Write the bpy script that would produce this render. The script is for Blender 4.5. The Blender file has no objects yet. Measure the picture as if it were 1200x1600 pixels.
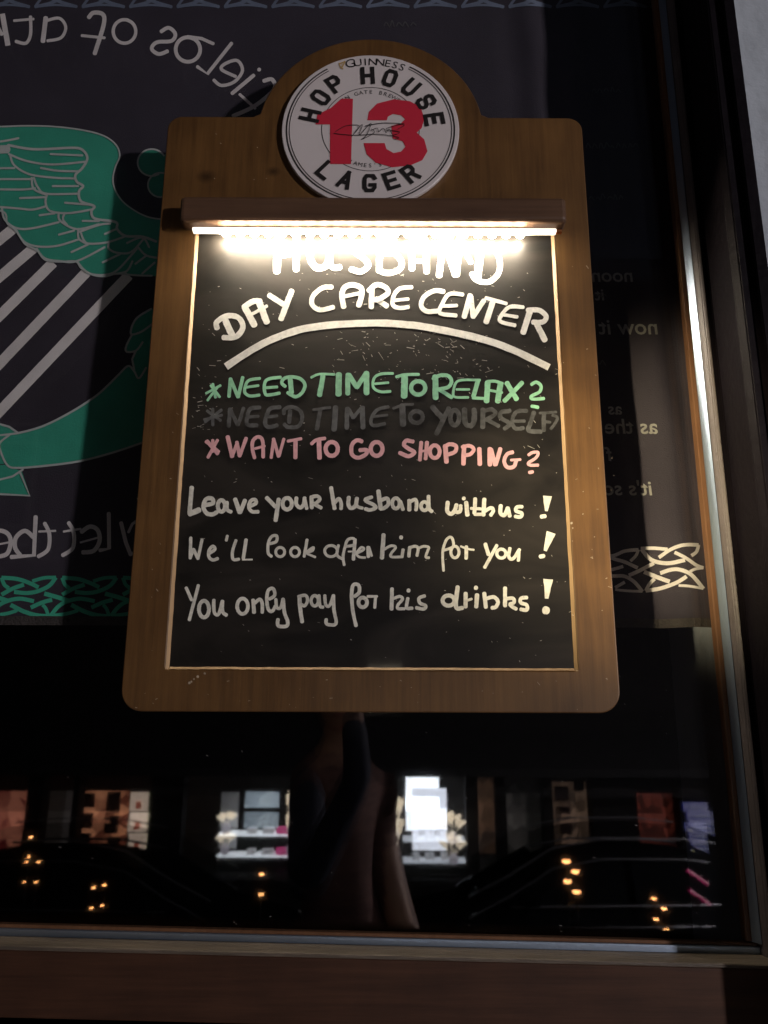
import bpy, bmesh, math, random
from mathutils import Vector, Matrix, noise
from mathutils.geometry import tessellate_polygon
random.seed(7)
R = math.radians
C = bpy.context.scene.collection
SC = bpy.context.scene

# ------------------------------------------------------------------ camera, sky, exposure
EYE = 2.64            # metres above the street
CAMY = -0.75          # distance of the lens from the outer face of the glass
CAM = Vector((0, CAMY, EYE))
FPX = 1200.0
cam_d = bpy.data.cameras.new('camera')
cam_d.sensor_fit = 'VERTICAL'; cam_d.sensor_height = 36; cam_d.lens = 36 * FPX / 1600
cam_d.clip_start = 0.003; cam_d.clip_end = 400
cam = bpy.data.objects.new('camera', cam_d); C.objects.link(cam)
CM = Matrix.Rotation(R(90 + 13.7), 3, 'X') @ Matrix.Rotation(R(0.22), 3, 'Z')
cam.matrix_world = Matrix.Translation(CAM) @ CM.to_4x4()
SC.camera = cam

w = bpy.data.worlds.new('World'); SC.world = w; w.use_nodes = True
nt = w.node_tree
sky = nt.nodes.new('ShaderNodeTexSky'); sky.sky_type = 'NISHITA'; sky.sun_disc = False
sky.sun_elevation = R(-3.0); sky.sun_rotation = R(140); sky.altitude = 0
bg = nt.nodes['Background']; bg.inputs['Strength'].default_value = 0.10
nt.links.new(sky.outputs[0], bg.inputs[0])

SC.view_settings.view_transform = 'Standard'; SC.view_settings.look = 'None'
SC.view_settings.exposure = 0; SC.view_settings.gamma = 1
SC.view_settings.use_curve_mapping = False
SC.render.engine = 'CYCLES'
SC.cycles.use_denoising = True
SC.cycles.transparent_max_bounces = 40
SC.cycles.max_bounces = 10
SC.cycles.sample_clamp_indirect = 6

LAMP_POS = Vector((4.75, -4.1, 2.95)); LAMP_W = 710
LED_L = 330.0

# ------------------------------------------------------------------ helpers
def ray(px, py):
    return (CM @ Vector(((px - 600) / FPX, (800 - py) / FPX, -1))).normalized()
def at(px, py, Y):
    d = ray(px, py); t = (Y - CAM.y) / d.y
    return CAM + d * t
def refl(px, py, D):
    """real place, D in front of the glass, of what is seen mirrored in it"""
    p = at(px, py, D); return Vector((p.x, -p.y, p.z))

def M(name, col, rough=0.5, metal=0.0, spec=0.5, emit=None, es=0.0, bump=0.0, bscale=60, var=0.0, vscale=8, coat=0.0, coatr=0.05, stretch=None):
    m = bpy.data.materials.new(name); m.use_nodes = True
    t = m.node_tree; b = t.nodes['Principled BSDF']
    b.inputs['Base Color'].default_value = (*col, 1)
    b.inputs['Roughness'].default_value = rough; b.inputs['Metallic'].default_value = metal
    b.inputs['Specular IOR Level'].default_value = spec
    b.inputs['Coat Weight'].default_value = coat; b.inputs['Coat Roughness'].default_value = coatr
    if emit: b.inputs['Emission Color'].default_value = (*emit, 1); b.inputs['Emission Strength'].default_value = es
    if var or bump:
        tc = t.nodes.new('ShaderNodeTexCoord'); mp = t.nodes.new('ShaderNodeMapping')
        t.links.new(tc.outputs['Object'], mp.inputs[0])
        if stretch: mp.inputs['Scale'].default_value = stretch
    if var:
        n = t.nodes.new('ShaderNodeTexNoise'); n.inputs['Scale'].default_value = vscale; n.inputs['Detail'].default_value = 6; n.inputs['Roughness'].default_value = .65
        r = t.nodes.new('ShaderNodeValToRGB')
        r.color_ramp.elements[0].position = .3; r.color_ramp.elements[1].position = .7
        r.color_ramp.elements[0].color = (*[c * (1 - var) for c in col], 1)
        r.color_ramp.elements[1].color = (*[min(1, c * (1 + var)) for c in col], 1)
        t.links.new(mp.outputs[0], n.inputs['Vector']); t.links.new(n.outputs[0], r.inputs[0]); t.links.new(r.outputs[0], b.inputs['Base Color'])
    if bump:
        n = t.nodes.new('ShaderNodeTexNoise'); n.inputs['Scale'].default_value = bscale; n.inputs['Detail'].default_value = 5
        bp = t.nodes.new('ShaderNodeBump'); bp.inputs['Strength'].default_value = bump; bp.inputs['Distance'].default_value = 0.01
        t.links.new(mp.outputs[0], n.inputs['Vector']); t.links.new(n.outputs[0], bp.inputs['Height']); t.links.new(bp.outputs[0], b.inputs['Normal'])
    return m

def wood(name, dark, light, rough=0.5, knots=(), horizontal=False, coat=(0, .3)):
    m = bpy.data.materials.new(name); m.use_nodes = True
    t = m.node_tree; L = t.links; N = t.nodes; b = N['Principled BSDF']
    b.inputs['Roughness'].default_value = rough; b.inputs['Specular IOR Level'].default_value = .35
    b.inputs['Coat Weight'].default_value = coat[0]; b.inputs['Coat Roughness'].default_value = coat[1]; b.inputs['Coat Tint'].default_value = (1, .82, .55, 1)
    tc = N.new('ShaderNodeTexCoord'); mp = N.new('ShaderNodeMapping'); L.new(tc.outputs['Object'], mp.inputs[0])
    mp.inputs['Scale'].default_value = (4, 60, 90) if horizontal else (110, 60, 5)
    n = N.new('ShaderNodeTexNoise'); n.inputs['Scale'].default_value = 1.6; n.inputs['Detail'].default_value = 7; n.inputs['Roughness'].default_value = .7
    L.new(mp.outputs[0], n.inputs['Vector'])
    n2 = N.new('ShaderNodeTexNoise'); n2.inputs['Scale'].default_value = 14; n2.inputs['Detail'].default_value = 4
    L.new(tc.outputs['Object'], n2.inputs['Vector'])
    mix0 = N.new('ShaderNodeMix'); mix0.inputs[0].default_value = .45
    L.new(n.outputs[0], mix0.inputs[2]); L.new(n2.outputs[0], mix0.inputs[3])
    r = N.new('ShaderNodeValToRGB'); r.color_ramp.elements[0].position = .32; r.color_ramp.elements[1].position = .68
    r.color_ramp.elements[0].color = (*dark, 1); r.color_ramp.elements[1].color = (*light, 1)
    L.new(mix0.outputs[0], r.inputs[0])
    out = r.outputs[0]
    for (kx, kz, kr) in knots:
        d = N.new('ShaderNodeVectorMath'); d.operation = 'DISTANCE'
        ns = N.new('ShaderNodeVectorMath'); ns.operation = 'MULTIPLY'; ns.inputs[1].default_value = (1, 0, 1.3)
        L.new(tc.outputs['Object'], ns.inputs[0]); L.new(ns.outputs[0], d.inputs[0]); d.inputs[1].default_value = (kx, 0, kz * 1.3)
        mr = N.new('ShaderNodeMapRange'); mr.inputs[1].default_value = kr * .3; mr.inputs[2].default_value = kr * 1.6; mr.inputs[3].default_value = .8; mr.inputs[4].default_value = 0
        L.new(d.outputs['Value'], mr.inputs[0])
        mx = N.new('ShaderNodeMix'); mx.data_type = 'RGBA'
        L.new(mr.outputs[0], mx.inputs[0]); L.new(out, mx.inputs[6]); mx.inputs[7].default_value = (*[c * .45 for c in dark], 1)
        out = mx.outputs[2]
    L.new(out, b.inputs['Base Color'])
    bp = N.new('ShaderNodeBump'); bp.inputs['Strength'].default_value = .25; bp.inputs['Distance'].default_value = .002
    L.new(mix0.outputs[0], bp.inputs['Height']); L.new(bp.outputs[0], b.inputs['Normal'])
    return m

def rootpos(o):
    p = Vector((0, 0, 0))
    while o is not None:
        p += o.location; o = o.parent
    return p
def tag(o, label=None, cat=None, group=None, kind=None):
    if label: o['label'] = label
    if cat: o['category'] = cat
    if group: o['group'] = group
    if kind: o['kind'] = kind
    return o
def thing(name, loc, label, cat, group=None):
    o = bpy.data.objects.new(name, None); o.empty_display_size = .05; C.objects.link(o); o.location = loc
    return tag(o, label, cat, group)
def obj(name, me, mat, parent=None, label=None, kind=None, local=False, smooth=False):
    """me: a bmesh or mesh in world coordinates (or in the thing's own when local)"""
    if isinstance(me, bmesh.types.BMesh):
        d = bpy.data.meshes.new(name); me.to_mesh(d); me.free(); me = d
    o = bpy.data.objects.new(name, me)
    if parent is not None:
        o.parent = parent
        if not local: me.transform(Matrix.Translation(-rootpos(parent)))
    C.objects.link(o)
    mats = mat if isinstance(mat, (list, tuple)) else [mat]
    for m in mats: me.materials.append(m)
    if smooth:
        for p in me.polygons: p.use_smooth = True
    if label: o['label'] = label
    if kind: o['kind'] = kind
    return o
def box(bm, x0, x1, y0, y1, z0, z1, bev=0):
    r = bmesh.ops.create_cube(bm, size=1)
    vs = r['verts']
    for v in vs:
        v.co = Vector(((x0 + x1) / 2 + v.co.x * (x1 - x0), (y0 + y1) / 2 + v.co.y * (y1 - y0), (z0 + z1) / 2 + v.co.z * (z1 - z0)))
    if bev:
        es = list({e for v in vs for e in v.link_edges})
        bmesh.ops.bevel(bm, geom=es, offset=bev, segments=3, affect='EDGES', profile=.5)
    return bm
def BX(*a, bev=0):
    return box(bmesh.new(), *a, bev=bev)
def tube(bm, pts, rad, n=8):
    pts = [Vector(p) for p in pts]; rings = []
    rads = rad if isinstance(rad, (list, tuple)) else [rad] * len(pts)
    for i, p in enumerate(pts):
        t = (pts[min(i + 1, len(pts) - 1)] - pts[max(i - 1, 0)]).normalized()
        a = t.cross(Vector((0, 0, 1)) if abs(t.z) < .9 else Vector((1, 0, 0))).normalized(); b = t.cross(a)
        rings.append([bm.verts.new(p + (a * math.cos(k * 2 * math.pi / n) + b * math.sin(k * 2 * math.pi / n)) * rads[i]) for k in range(n)])
    for i in range(len(rings) - 1):
        for k in range(n):
            bm.faces.new((rings[i][k], rings[i][(k + 1) % n], rings[i + 1][(k + 1) % n], rings[i + 1][k]))
    bm.faces.new(rings[0][::-1]); bm.faces.new(rings[-1])
    return bm
def TB(pts, rad, n=8): return tube(bmesh.new(), pts, rad, n)

def plate(loops, y0, y1, bev=0.0):
    """flat outline(s) in world x,z given thickness from y0 (near the viewer) to y1; later loops cut holes"""
    cu = bpy.data.curves.new('c', 'CURVE'); cu.dimensions = '2D'; cu.fill_mode = 'BOTH'
    h = abs(y1 - y0) / 2
    cu.extrude = max(h - bev, 0); cu.bevel_depth = bev; cu.bevel_resolution = 2
    cu.offset = -bev
    for lp in loops:
        s = cu.splines.new('POLY'); s.points.add(len(lp) - 1); s.use_cyclic_u = True
        for i, (x, z) in enumerate(lp): s.points[i].co = (x, z, 0, 1)
    o = bpy.data.objects.new('c', cu); C.objects.link(o)
    dg = bpy.context.evaluated_depsgraph_get(); me = bpy.data.meshes.new_from_object(o.evaluated_get(dg))
    bpy.data.objects.remove(o); bpy.data.curves.remove(cu)
    ym = (y0 + y1) / 2
    me.transform(Matrix(((1, 0, 0, 0), (0, 0, -1, ym), (0, 1, 0, 0), (0, 0, 0, 1))))
    return me

def cr(pts, n=6, closed=False):
    """Catmull-Rom through pts"""
    if len(pts) < 3: return [Vector(p) for p in pts]
    P = [Vector(p) for p in pts]; out = []
    m = len(P)
    for i in range(m if closed else m - 1):
        if closed: a, b, c, d = P[(i - 1) % m], P[i], P[(i + 1) % m], P[(i + 2) % m]
        else: a, b, c, d = P[max(i - 1, 0)], P[i], P[i + 1], P[min(i + 2, m - 1)]
        for k in range(n):
            t = k / n
            out.append(.5 * ((2 * b) + (c - a) * t + (2 * a - 5 * b + 4 * c - d) * t * t + (3 * b - a - 3 * c + d) * t ** 3))
    if not closed: out.append(P[-1])
    return out

class Ink:
    """marker or print strokes laid as a film of paint on a surface; mapper(px, py, off) gives the surface point"""
    def __init__(s, mapper, k=1.0, o=(0, 0), base=0.00012, wob=0.06):
        s.bm = bmesh.new(); s.map = mapper; s.k = k; s.o = o; s.n = 0; s.base = base; s.wob = wob
    def frame(s, o, k): s.o = o; s.k = k; return s
    def stroke(s, pts, w, caps=True, smooth=True, w2=None):
        P = [Vector((s.o[0] + x / s.k, s.o[1] + y / s.k)) for x, y in pts]
        closed = False
        if smooth and len(P) > 2: P = cr(P, 6)
        elif len(P) == 2:
            a, b = P; m = max(2, int((b - a).length / 4)); P = [a.lerp(b, i / m) for i in range(m + 1)]
        W = w / s.k; W2 = (w2 if w2 is not None else w) / s.k
        s.n += 1
        off0 = s.base + (s.n % 7) * 0.00004
        m = len(P); L = []; Rr = []
        rnd = random.random() * 50
        for i, p in enumerate(P):
            t = (P[min(i + 1, m - 1)] - P[max(i - 1, 0)])
            if t.length < 1e-6: t = Vector((1, 0))
            t.normalize(); nn = Vector((-t.y, t.x)); f = i / (m - 1) if m > 1 else 0
            ww = (W + (W2 - W) * f) / 2
            wl = ww * (1 + s.wob * noise.noise(Vector((rnd, i * .6, 0)))*2); wr = ww * (1 + s.wob * noise.noise(Vector((rnd + 9, i * .6, 3)))*2)
            off = off0 + i * 0.0000025
            L.append((p + nn * wl, off)); Rr.append((p - nn * wr, off))
        def V(q): return s.bm.verts.new(s.map(q[0].x, q[0].y, q[1]))
        LV = [V(q) for q in L]; RV = [V(q) for q in Rr]
        for i in range(m - 1):
            s.bm.faces.new((LV[i], LV[i + 1], RV[i + 1], RV[i]))
        if caps:
            for (l, r, lv, rv, p, sgn) in ((L[0], Rr[0], LV[0], RV[0], P[0], -1), (L[-1], Rr[-1], LV[-1], RV[-1], P[-1], 1)):
                q = P[1] if sgn < 0 else P[-2]
                t = (p - q); t = t.normalized() if t.length > 1e-6 else Vector((1, 0))
                rad = (l[0] - r[0]).length / 2; mid = (l[0] + r[0]) / 2; a0 = l[0] - mid
                arc = []
                for kk in range(1, 6):
                    a = math.pi * kk / 6
                    arc.append(V((mid + a0 * math.cos(a) + t * rad * .75 * math.sin(a), l[1])))
                s.bm.faces.new([lv] + arc + [rv])
        return s
    def ring(s, c, rx, ry, w, a0=-80, a1=290):
        pts = [(c[0] + rx * math.cos(R(a)), c[1] + ry * math.sin(R(a))) for a in range(int(a0), int(a1) + 1, 24)]
        pts.append((c[0] + rx * math.cos(R(a1)), c[1] + ry * math.sin(R(a1))))
        return s.stroke(pts, w)
    def dot(s, x, y, w):
        return s.stroke([(x - w * .12, y), (x + w * .12, y + w * .04)], w)
    def poly(s, pts, smooth=True, sub=4):
        P = [Vector((s.o[0] + x / s.k, s.o[1] + y / s.k)) for x, y in pts]
        if smooth: P = cr(P, sub, closed=True)
        s.n += 1
        vs = [s.bm.verts.new(s.map(p.x, p.y, s.base)) for p in P]
        for t in tessellate_polygon([[Vector((p.x, p.y, 0)) for p in P]]):
            try: s.bm.faces.new([vs[i] for i in t])
            except ValueError: pass
        return s
    def make(s, name, mat, parent, label=None, kind=None):
        bmesh.ops.triangulate(s.bm, faces=[f for f in s.bm.faces if len(f.verts) > 4])
        s.bm.normal_update()
        flip = [f for f in s.bm.faces if f.normal.y > 0]
        bmesh.ops.reverse_faces(s.bm, faces=flip)
        return obj(name, s.bm, mat, parent, label, kind)

def rrect(x0, x1, z0, z1, r, n=6, corners=(1, 1, 1, 1)):
    pts = []
    for (cx, cz, a0, use) in ((x1 - r, z0 + r, -90, corners[0]), (x1 - r, z1 - r, 0, corners[1]), (x0 + r, z1 - r, 90, corners[2]), (x0 + r, z0 + r, 180, corners[3])):
        for k in range(n + 1):
            a = R(a0 + 90 * k / n); pts.append((cx + r * math.cos(a), cz + r * math.sin(a)))
    return pts

# ------------------------------------------------------------------ materials
def thin_glass(name, tint=(1, 1, 1), f0=.045):
    m = bpy.data.materials.new(name); m.use_nodes = True
    t = m.node_tree; N = t.nodes; L = t.links; N.remove(N['Principled BSDF'])
    tr = N.new('ShaderNodeBsdfTransparent'); tr.inputs[0].default_value = (*tint, 1)
    gl = N.new('ShaderNodeBsdfGlossy'); gl.inputs['Roughness'].default_value = 0.022; gl.inputs['Color'].default_value = (1, 1, 1, 1)
    lw = N.new('ShaderNodeLayerWeight'); lw.inputs[0].default_value = .5
    pw = N.new('ShaderNodeMath'); pw.operation = 'POWER'; pw.inputs[1].default_value = 5; L.new(lw.outputs['Facing'], pw.inputs[0])
    ma = N.new('ShaderNodeMath'); ma.operation = 'MULTIPLY_ADD'; ma.inputs[1].default_value = 1 - f0; ma.inputs[2].default_value = f0; L.new(pw.outputs[0], ma.inputs[0])
    mx = N.new('ShaderNodeMixShader'); L.new(ma.outputs[0], mx.inputs[0]); L.new(tr.outputs[0], mx.inputs[1]); L.new(gl.outputs[0], mx.inputs[2])
    L.new(mx.outputs[0], N['Material Output'].inputs[0])
    return m
m_glass = thin_glass('window_glass')

m_darkwood = wood('dark_stained_wood', (.026, .010, .005), (.085, .036, .018), .65, horizontal=True)
m_bead = wood('glazing_bead_wood', (.11, .052, .026), (.20, .10, .05), .4)
m_frame = M('grey_brown_frame_paint', (.10, .085, .085), .45, bump=.1, bscale=200, var=.2, vscale=20)
m_jamb = M('black_frame_paint', (.0045, .003, .005), .6, spec=.12, bump=.15, bscale=80, var=.3, vscale=10)
m_metal = M('brushed_aluminium', (.46, .57, .72), .42, metal=1, bump=.05, bscale=300)
m_ledge = M('weathered_grey_ledge', (.13, .105, .08), .5, bump=.4, bscale=120, var=.35, vscale=30, stretch=(.4, 3, 3))
m_plaster = M('pale_blue_grey_plaster', (.42, .47, .52), .9, bump=.5, bscale=25, var=.12, vscale=5)
m_room = M('dark_room_paint', (.012, .010, .010), .9, var=.3)
m_paving = M('terrace_paving', (.12, .11, .10), .85, bump=.4, bscale=30, var=.3)
m_asphalt = M('asphalt', (.05, .05, .052), .8, bump=.4, bscale=90, var=.25, vscale=30)
m_facade = M('dark_facade_render', (.012, .010, .011), .85, bump=.3, bscale=20, var=.3, vscale=3)

# ------------------------------------------------------------------ ground and the street
obj('street', BX(-60, 60, -60, -2.4, -.3, 0), m_asphalt, kind='structure')
obj('pavement', BX(-60, 60, -40, -9.0, 0.004, .13), m_paving, kind='structure')
obj('terrace_floor', BX(-60, 60, -2.4, 6, -.3, 1.04), m_paving, kind='structure')

# ------------------------------------------------------------------ window of the pub
GLZ = at(600, 1466, 0).z          # bottom edge of the glass
TOPZ = EYE + 1.35
slope = -0.019
xr = at(1104, 800, -.004).x       # right edge of the glass
LEFTX = -1.15
win = thing('pub_window', (0, 0, GLZ), 'tall dark framed pub window whose glass mirrors the street at night', 'window')
def sheared(bm):
    for v in bm.verts: v.co.z += slope * v.co.x
    return bm
obj('outer_pane', BX(LEFTX, xr + .01, 0, .004, GLZ - .02, TOPZ), m_glass, win)
bm = BX(LEFTX, xr + .01, 0, .004, GLZ - .02, TOPZ)
TILT = 0.72
for v in bm.verts:
    zz = v.co.z - GLZ
    v.co.y += .0085 + zz * math.tan(R(TILT))
obj('inner_pane', bm, m_glass, win)
# vertical members on the right, seen by the lines they draw in the picture at y = 800
def X800(px, Y): return at(px, 800, Y).x
b0 = xr
obj('glazing_bead', BX(X800(1099, -.008), X800(1108, -.008), -.010, .0005, GLZ + .001, TOPZ, bev=.0015), m_bead, win, label='thin orange brown wooden bead along the glass')
x1a, x1b = X800(1109, -.012), X800(1120, -.016)
me = plate([[(x1a, -.002), (x1a, .010), (x1a + .002, .012), (x1b, .017), (x1b, -.002)]], 0, TOPZ - GLZ)
# turn the profile upright: profile (x, depth) extruded along z
def upright(profile, z0, z1, bev=0):
    bm = bmesh.new(); lo = [bm.verts.new((x, y, z0)) for x, y in profile]; hi = [bm.verts.new((x, y, z1)) for x, y in profile]
    n = len(profile)
    for i in range(n): bm.faces.new((lo[i], lo[(i + 1) % n], hi[(i + 1) % n], hi[i]))
    bm.faces.new(lo[::-1]); bm.faces.new(hi)
    bmesh.ops.recalc_face_normals(bm, faces=bm.faces)
    if bev: bmesh.ops.bevel(bm, geom=[e for e in bm.edges if abs(e.verts[0].co.z - e.verts[1].co.z) > .1], offset=bev, segments=2, affect='EDGES')
    return bm
bpy.data.meshes.remove(me)
x1c = X800(1121, -.022)
obj('metal_strip', upright([(x1a, .0), (x1a, -.010), (x1b + .0005, -.018), (x1b + .0005, 0)], GLZ + .001, TOPZ, .0008), m_metal, win, label='narrow bright metal strip beside the glass')
x2 = X800(1139, -.026)
obj('frame_stile', upright([(x1b + .001, .0), (x1b + .001, -.019), (x1b + .004, -.024), (x2, -.026), (x2, 0)], GLZ - .05, TOPZ, .001), m_frame, win)
# deep side reveal and its mouldings
x3 = at(1196, 800, -.085).x
prof = [(x2 + .0005, 0), (x2 + .0005, -.025), (x2 + .006, -.025), (x3 - .004, -.082), (x3, -.090), (x3 + .007, -.090), (x3 + .009, -.084), (x3 + .013, -.084),
        (x3 + .015, -.092), (x3 + .026, -.093), (x3 + .028, -.088), (x3 + .028, 0)]
obj('side_jamb', upright(prof, GLZ - .3, TOPZ + .3, .001), m_jamb, win)
# bottom ledge and rail
zl = GLZ
ledge_front = CAMY + (EYE - GLZ) / math.tan(math.atan((1487 - 800) / FPX) - R(13.7))
ledge_front = -abs(ledge_front)
obj('bottom_bead', sheared(BX(LEFTX, xr + .03, -.008, -.0005, zl - .004, zl + .006, bev=.001)), m_bead, win, label='thin wooden bead along the foot of the glass')
obj('ledge_edge', sheared(BX(LEFTX, xr + .06, -.0115, -.0085, zl - .004, zl + .0035, bev=.0007)), m_metal, win)
obj('ledge', sheared(BX(LEFTX, xr + .07, ledge_front - .002, -.012, zl - .0055, zl - .002, bev=.001)), m_ledge, win, label='worn grey ledge at the foot of the window')
zr0 = at(600, 1606, ledge_front).z
obj('bottom_rail', sheared(BX(LEFTX, xr + .3, ledge_front, -.002, zr0, zl - .0058, bev=.0015)), m_darkwood, win, label='dark brown wooden rail under the ledge')
obj('lower_sill', BX(LEFTX, xr + .3, ledge_front - .03, 0, zr0 - .06, zr0 - .012, bev=.003), m_frame, win)
obj('top_rail', BX(LEFTX, xr + .02, -.09, .1, TOPZ, TOPZ + .15), m_jamb, win)
obj('left_stile', BX(LEFTX - .12, LEFTX, -.03, .1, GLZ - .05, TOPZ + .15), m_jamb, win)

# outer wall of the pub
wall = thing('pub_wall', (0, 0, 1.04), 'pale blue grey rendered wall at the right of the dark window frame', 'wall')
xw = x3 + .028
obj('wall_panel', BX(xw, 9, -.080, .25, 1.04, 7), m_plaster, wall)
obj('wall_panel', BX(LEFTX - 9, LEFTX - .121, -.025, .25, 1.04, 7), m_plaster, wall)
obj('wall_panel', BX(LEFTX - .12, xw, -.02, .25, TOPZ + .31, 7), m_plaster, wall)
obj('wall_panel', BX(LEFTX - .12, xw, -.02, .25, 1.04, zr0 - .062), m_jamb, wall, label='dark panel below the window')
# the unlit room inside
room = [BX(-5, 5, 5, 5.1, 1.04, 5), BX(-5.1, -5, .26, 5, 1.04, 5), BX(5, 5.1, .26, 5, 1.04, 5), BX(-5, 5, .26, 5, 5, 5.1)]
for b, nme in zip(room, ('room_back_wall', 'room_side_wall', 'room_side_wall', 'room_ceiling')): obj(nme, b, m_room, kind='structure')
obj('room_floor', BX(-5, 5, .26, 5, 1.045, 1.06), m_room, kind='structure')

# ------------------------------------------------------------------ the banner behind the glass
BZ = at(0, 975, .06).z
def ban_y(x, z):
    s = min(max((x - .12) / .12, 0), 1); s = s * s * (3 - 2 * s)
    f = .005 * math.sin((x - .2) * 52 + z * 1.5) + .004 * math.sin((x - .1) * 118 + z * 6) + .002 * math.sin(z * 40 + x * 60)
    return .062 - (z - BZ) * .026 + f * s
def ban(px, py, off=0.0):
    d = ray(px, py); Y = .05
    for _ in range(5):
        p = CAM + d * ((Y - CAM.y) / d.y); Y = ban_y(p.x, p.z)
    return Vector((p.x, Y - off, p.z))
m_cloth = M('black_banner_cloth', (.036, .030, .044), .75, bump=.25, bscale=900, var=.25, vscale=6)
m_green = M('green_banner_print', (.045, .40, .27), .7, bump=.1, bscale=500, var=.12, vscale=14)
m_pale = M('pale_banner_print', (.85, .82, .80), .7, bump=.1, bscale=500, var=.1, vscale=20)
m_pale2 = M('grey_banner_outline', (.55, .60, .58), .7, var=.1, vscale=30)
m_white = M('white_banner_print', (.80, .77, .76), .7, var=.12, vscale=20)
m_green2 = M('bright_green_banner_print', (.06, .52, .33), .7, var=.12, vscale=14)
m_blue = M('dusty_blue_banner_print', (.16, .20, .28), .7, var=.2, vscale=20)
bl, br_ = -1.05, ban(1112, 900).x
banner = thing('fabric_banner', (0, .06, BZ), 'black banner with green winged harp, seen from behind through the glass', 'banner')
bm = bmesh.new(); nx, nz = 220, 60
zt = TOPZ - .02
grid = [[bm.verts.new((bl + (br_ - bl) * i / nx, 0, BZ + (zt - BZ) * j / nz)) for i in range(nx + 1)] for j in range(nz + 1)]
for row in grid:
    for v in row: v.co.y = ban_y(v.co.x, v.co.z)
for j in range(nz):
    for i in range(nx): bm.faces.new((grid[j][i], grid[j][i + 1], grid[j + 1][i + 1], grid[j + 1][i]))
o = obj('cloth', bm, m_cloth, banner, smooth=True)
md = o.modifiers.new('s', 'SOLIDIFY'); md.thickness = .0008; md.offset = 1 if True else 0
bm = bmesh.new()
hem = [(bl + (br_ - bl) * i / nx) for i in range(nx + 1)]
lo = [bm.verts.new((x, ban_y(x, BZ) - .0016, BZ - .001)) for x in hem]; hi = [bm.verts.new((x, ban_y(x, BZ + .012) - .0016, BZ + .0085)) for x in hem]
for i in range(nx): bm.faces.new((lo[i], lo[i + 1], hi[i + 1], hi[i]))
o = obj('hem', bm, M('hem_cloth', (.055, .048, .045), .8, bump=.4, bscale=400, var=.3, vscale=60), banner)
md = o.modifiers.new('s', 'SOLIDIFY'); md.thickness = .0006
def binst(k=1, o=(0, 0), base=.0012): return Ink(ban, k, o, base=base, wob=.02)

# wing
W = binst(4.615, (0, 180), .0014)
wing = [(-260, 95), (0, 92), (200, 86), (400, 92), (600, 117), (750, 157), (840, 222), (868, 300), (838, 380), (820, 460), (832, 540), (880, 620), (950, 680), (1050, 735),
        (1150, 757), (1260, 760), (1300, 960), (1260, 1165), (1100, 1165), (980, 1162), (850, 1150), (760, 1170), (660, 1155), (590, 1110), (550, 1062), (430, 1065), (330, 1050), (270, 980), (190, 940), (120, 840), (60, 790), (20, 700), (-260, 690)]
W.poly(wing, smooth=False)
W.frame((0, 440), 3.75)
W.poly([(20, 905), (120, 890), (260, 850), (420, 770), (560, 680), (640, 610), (700, 550), (755, 500), (790, 520), (775, 450), (790, 410), (745, 410), (745, 370), (775, 320), (770, 290), (800, 225), (890, 165), (960, 150), (960, 900), (830, 950), (650, 1010), (460, 1058), (250, 1085), (110, 1095), (50, 1080), (10, 1000), (5, 940)], smooth=False)
W.poly([(-90, 1090), (30, 1075), (70, 1095), (130, 1110), (180, 1258), (-90, 1248)], smooth=False)
W.poly([(-90, 835), (0, 838), (60, 855), (105, 885), (20, 903), (2, 960), (8, 1010), (30, 1070), (-90, 1080)], smooth=False)
W.frame((0, 0), 1)
for (cx, cy, r) in ((238, 256, 22), (252, 291, 20), (268, 262, 22)):
    W.poly([(cx + r * math.cos(a * .5236), cy + r * .95 * math.sin(a * .5236)) for a in range(12)])
    W.base += .0001
W.make('harp_print', m_green, banner, label='green harp with a wing')
# harp strings
S_ = binst(1, (0, 0), .0010)
for a, b_ in (((-60, 424), (24, 356)), ((-60, 484), (54, 388)), ((-60, 554), (84, 411)), ((-60, 632), (136, 426)), ((-60, 707), (202, 431)), ((-60, 795), (232, 476))):
    if a[1] == 795: continue
    S_.stroke([a, b_], 16, caps=False)
S_.make('harp_strings_print', m_pale, banner)
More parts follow.
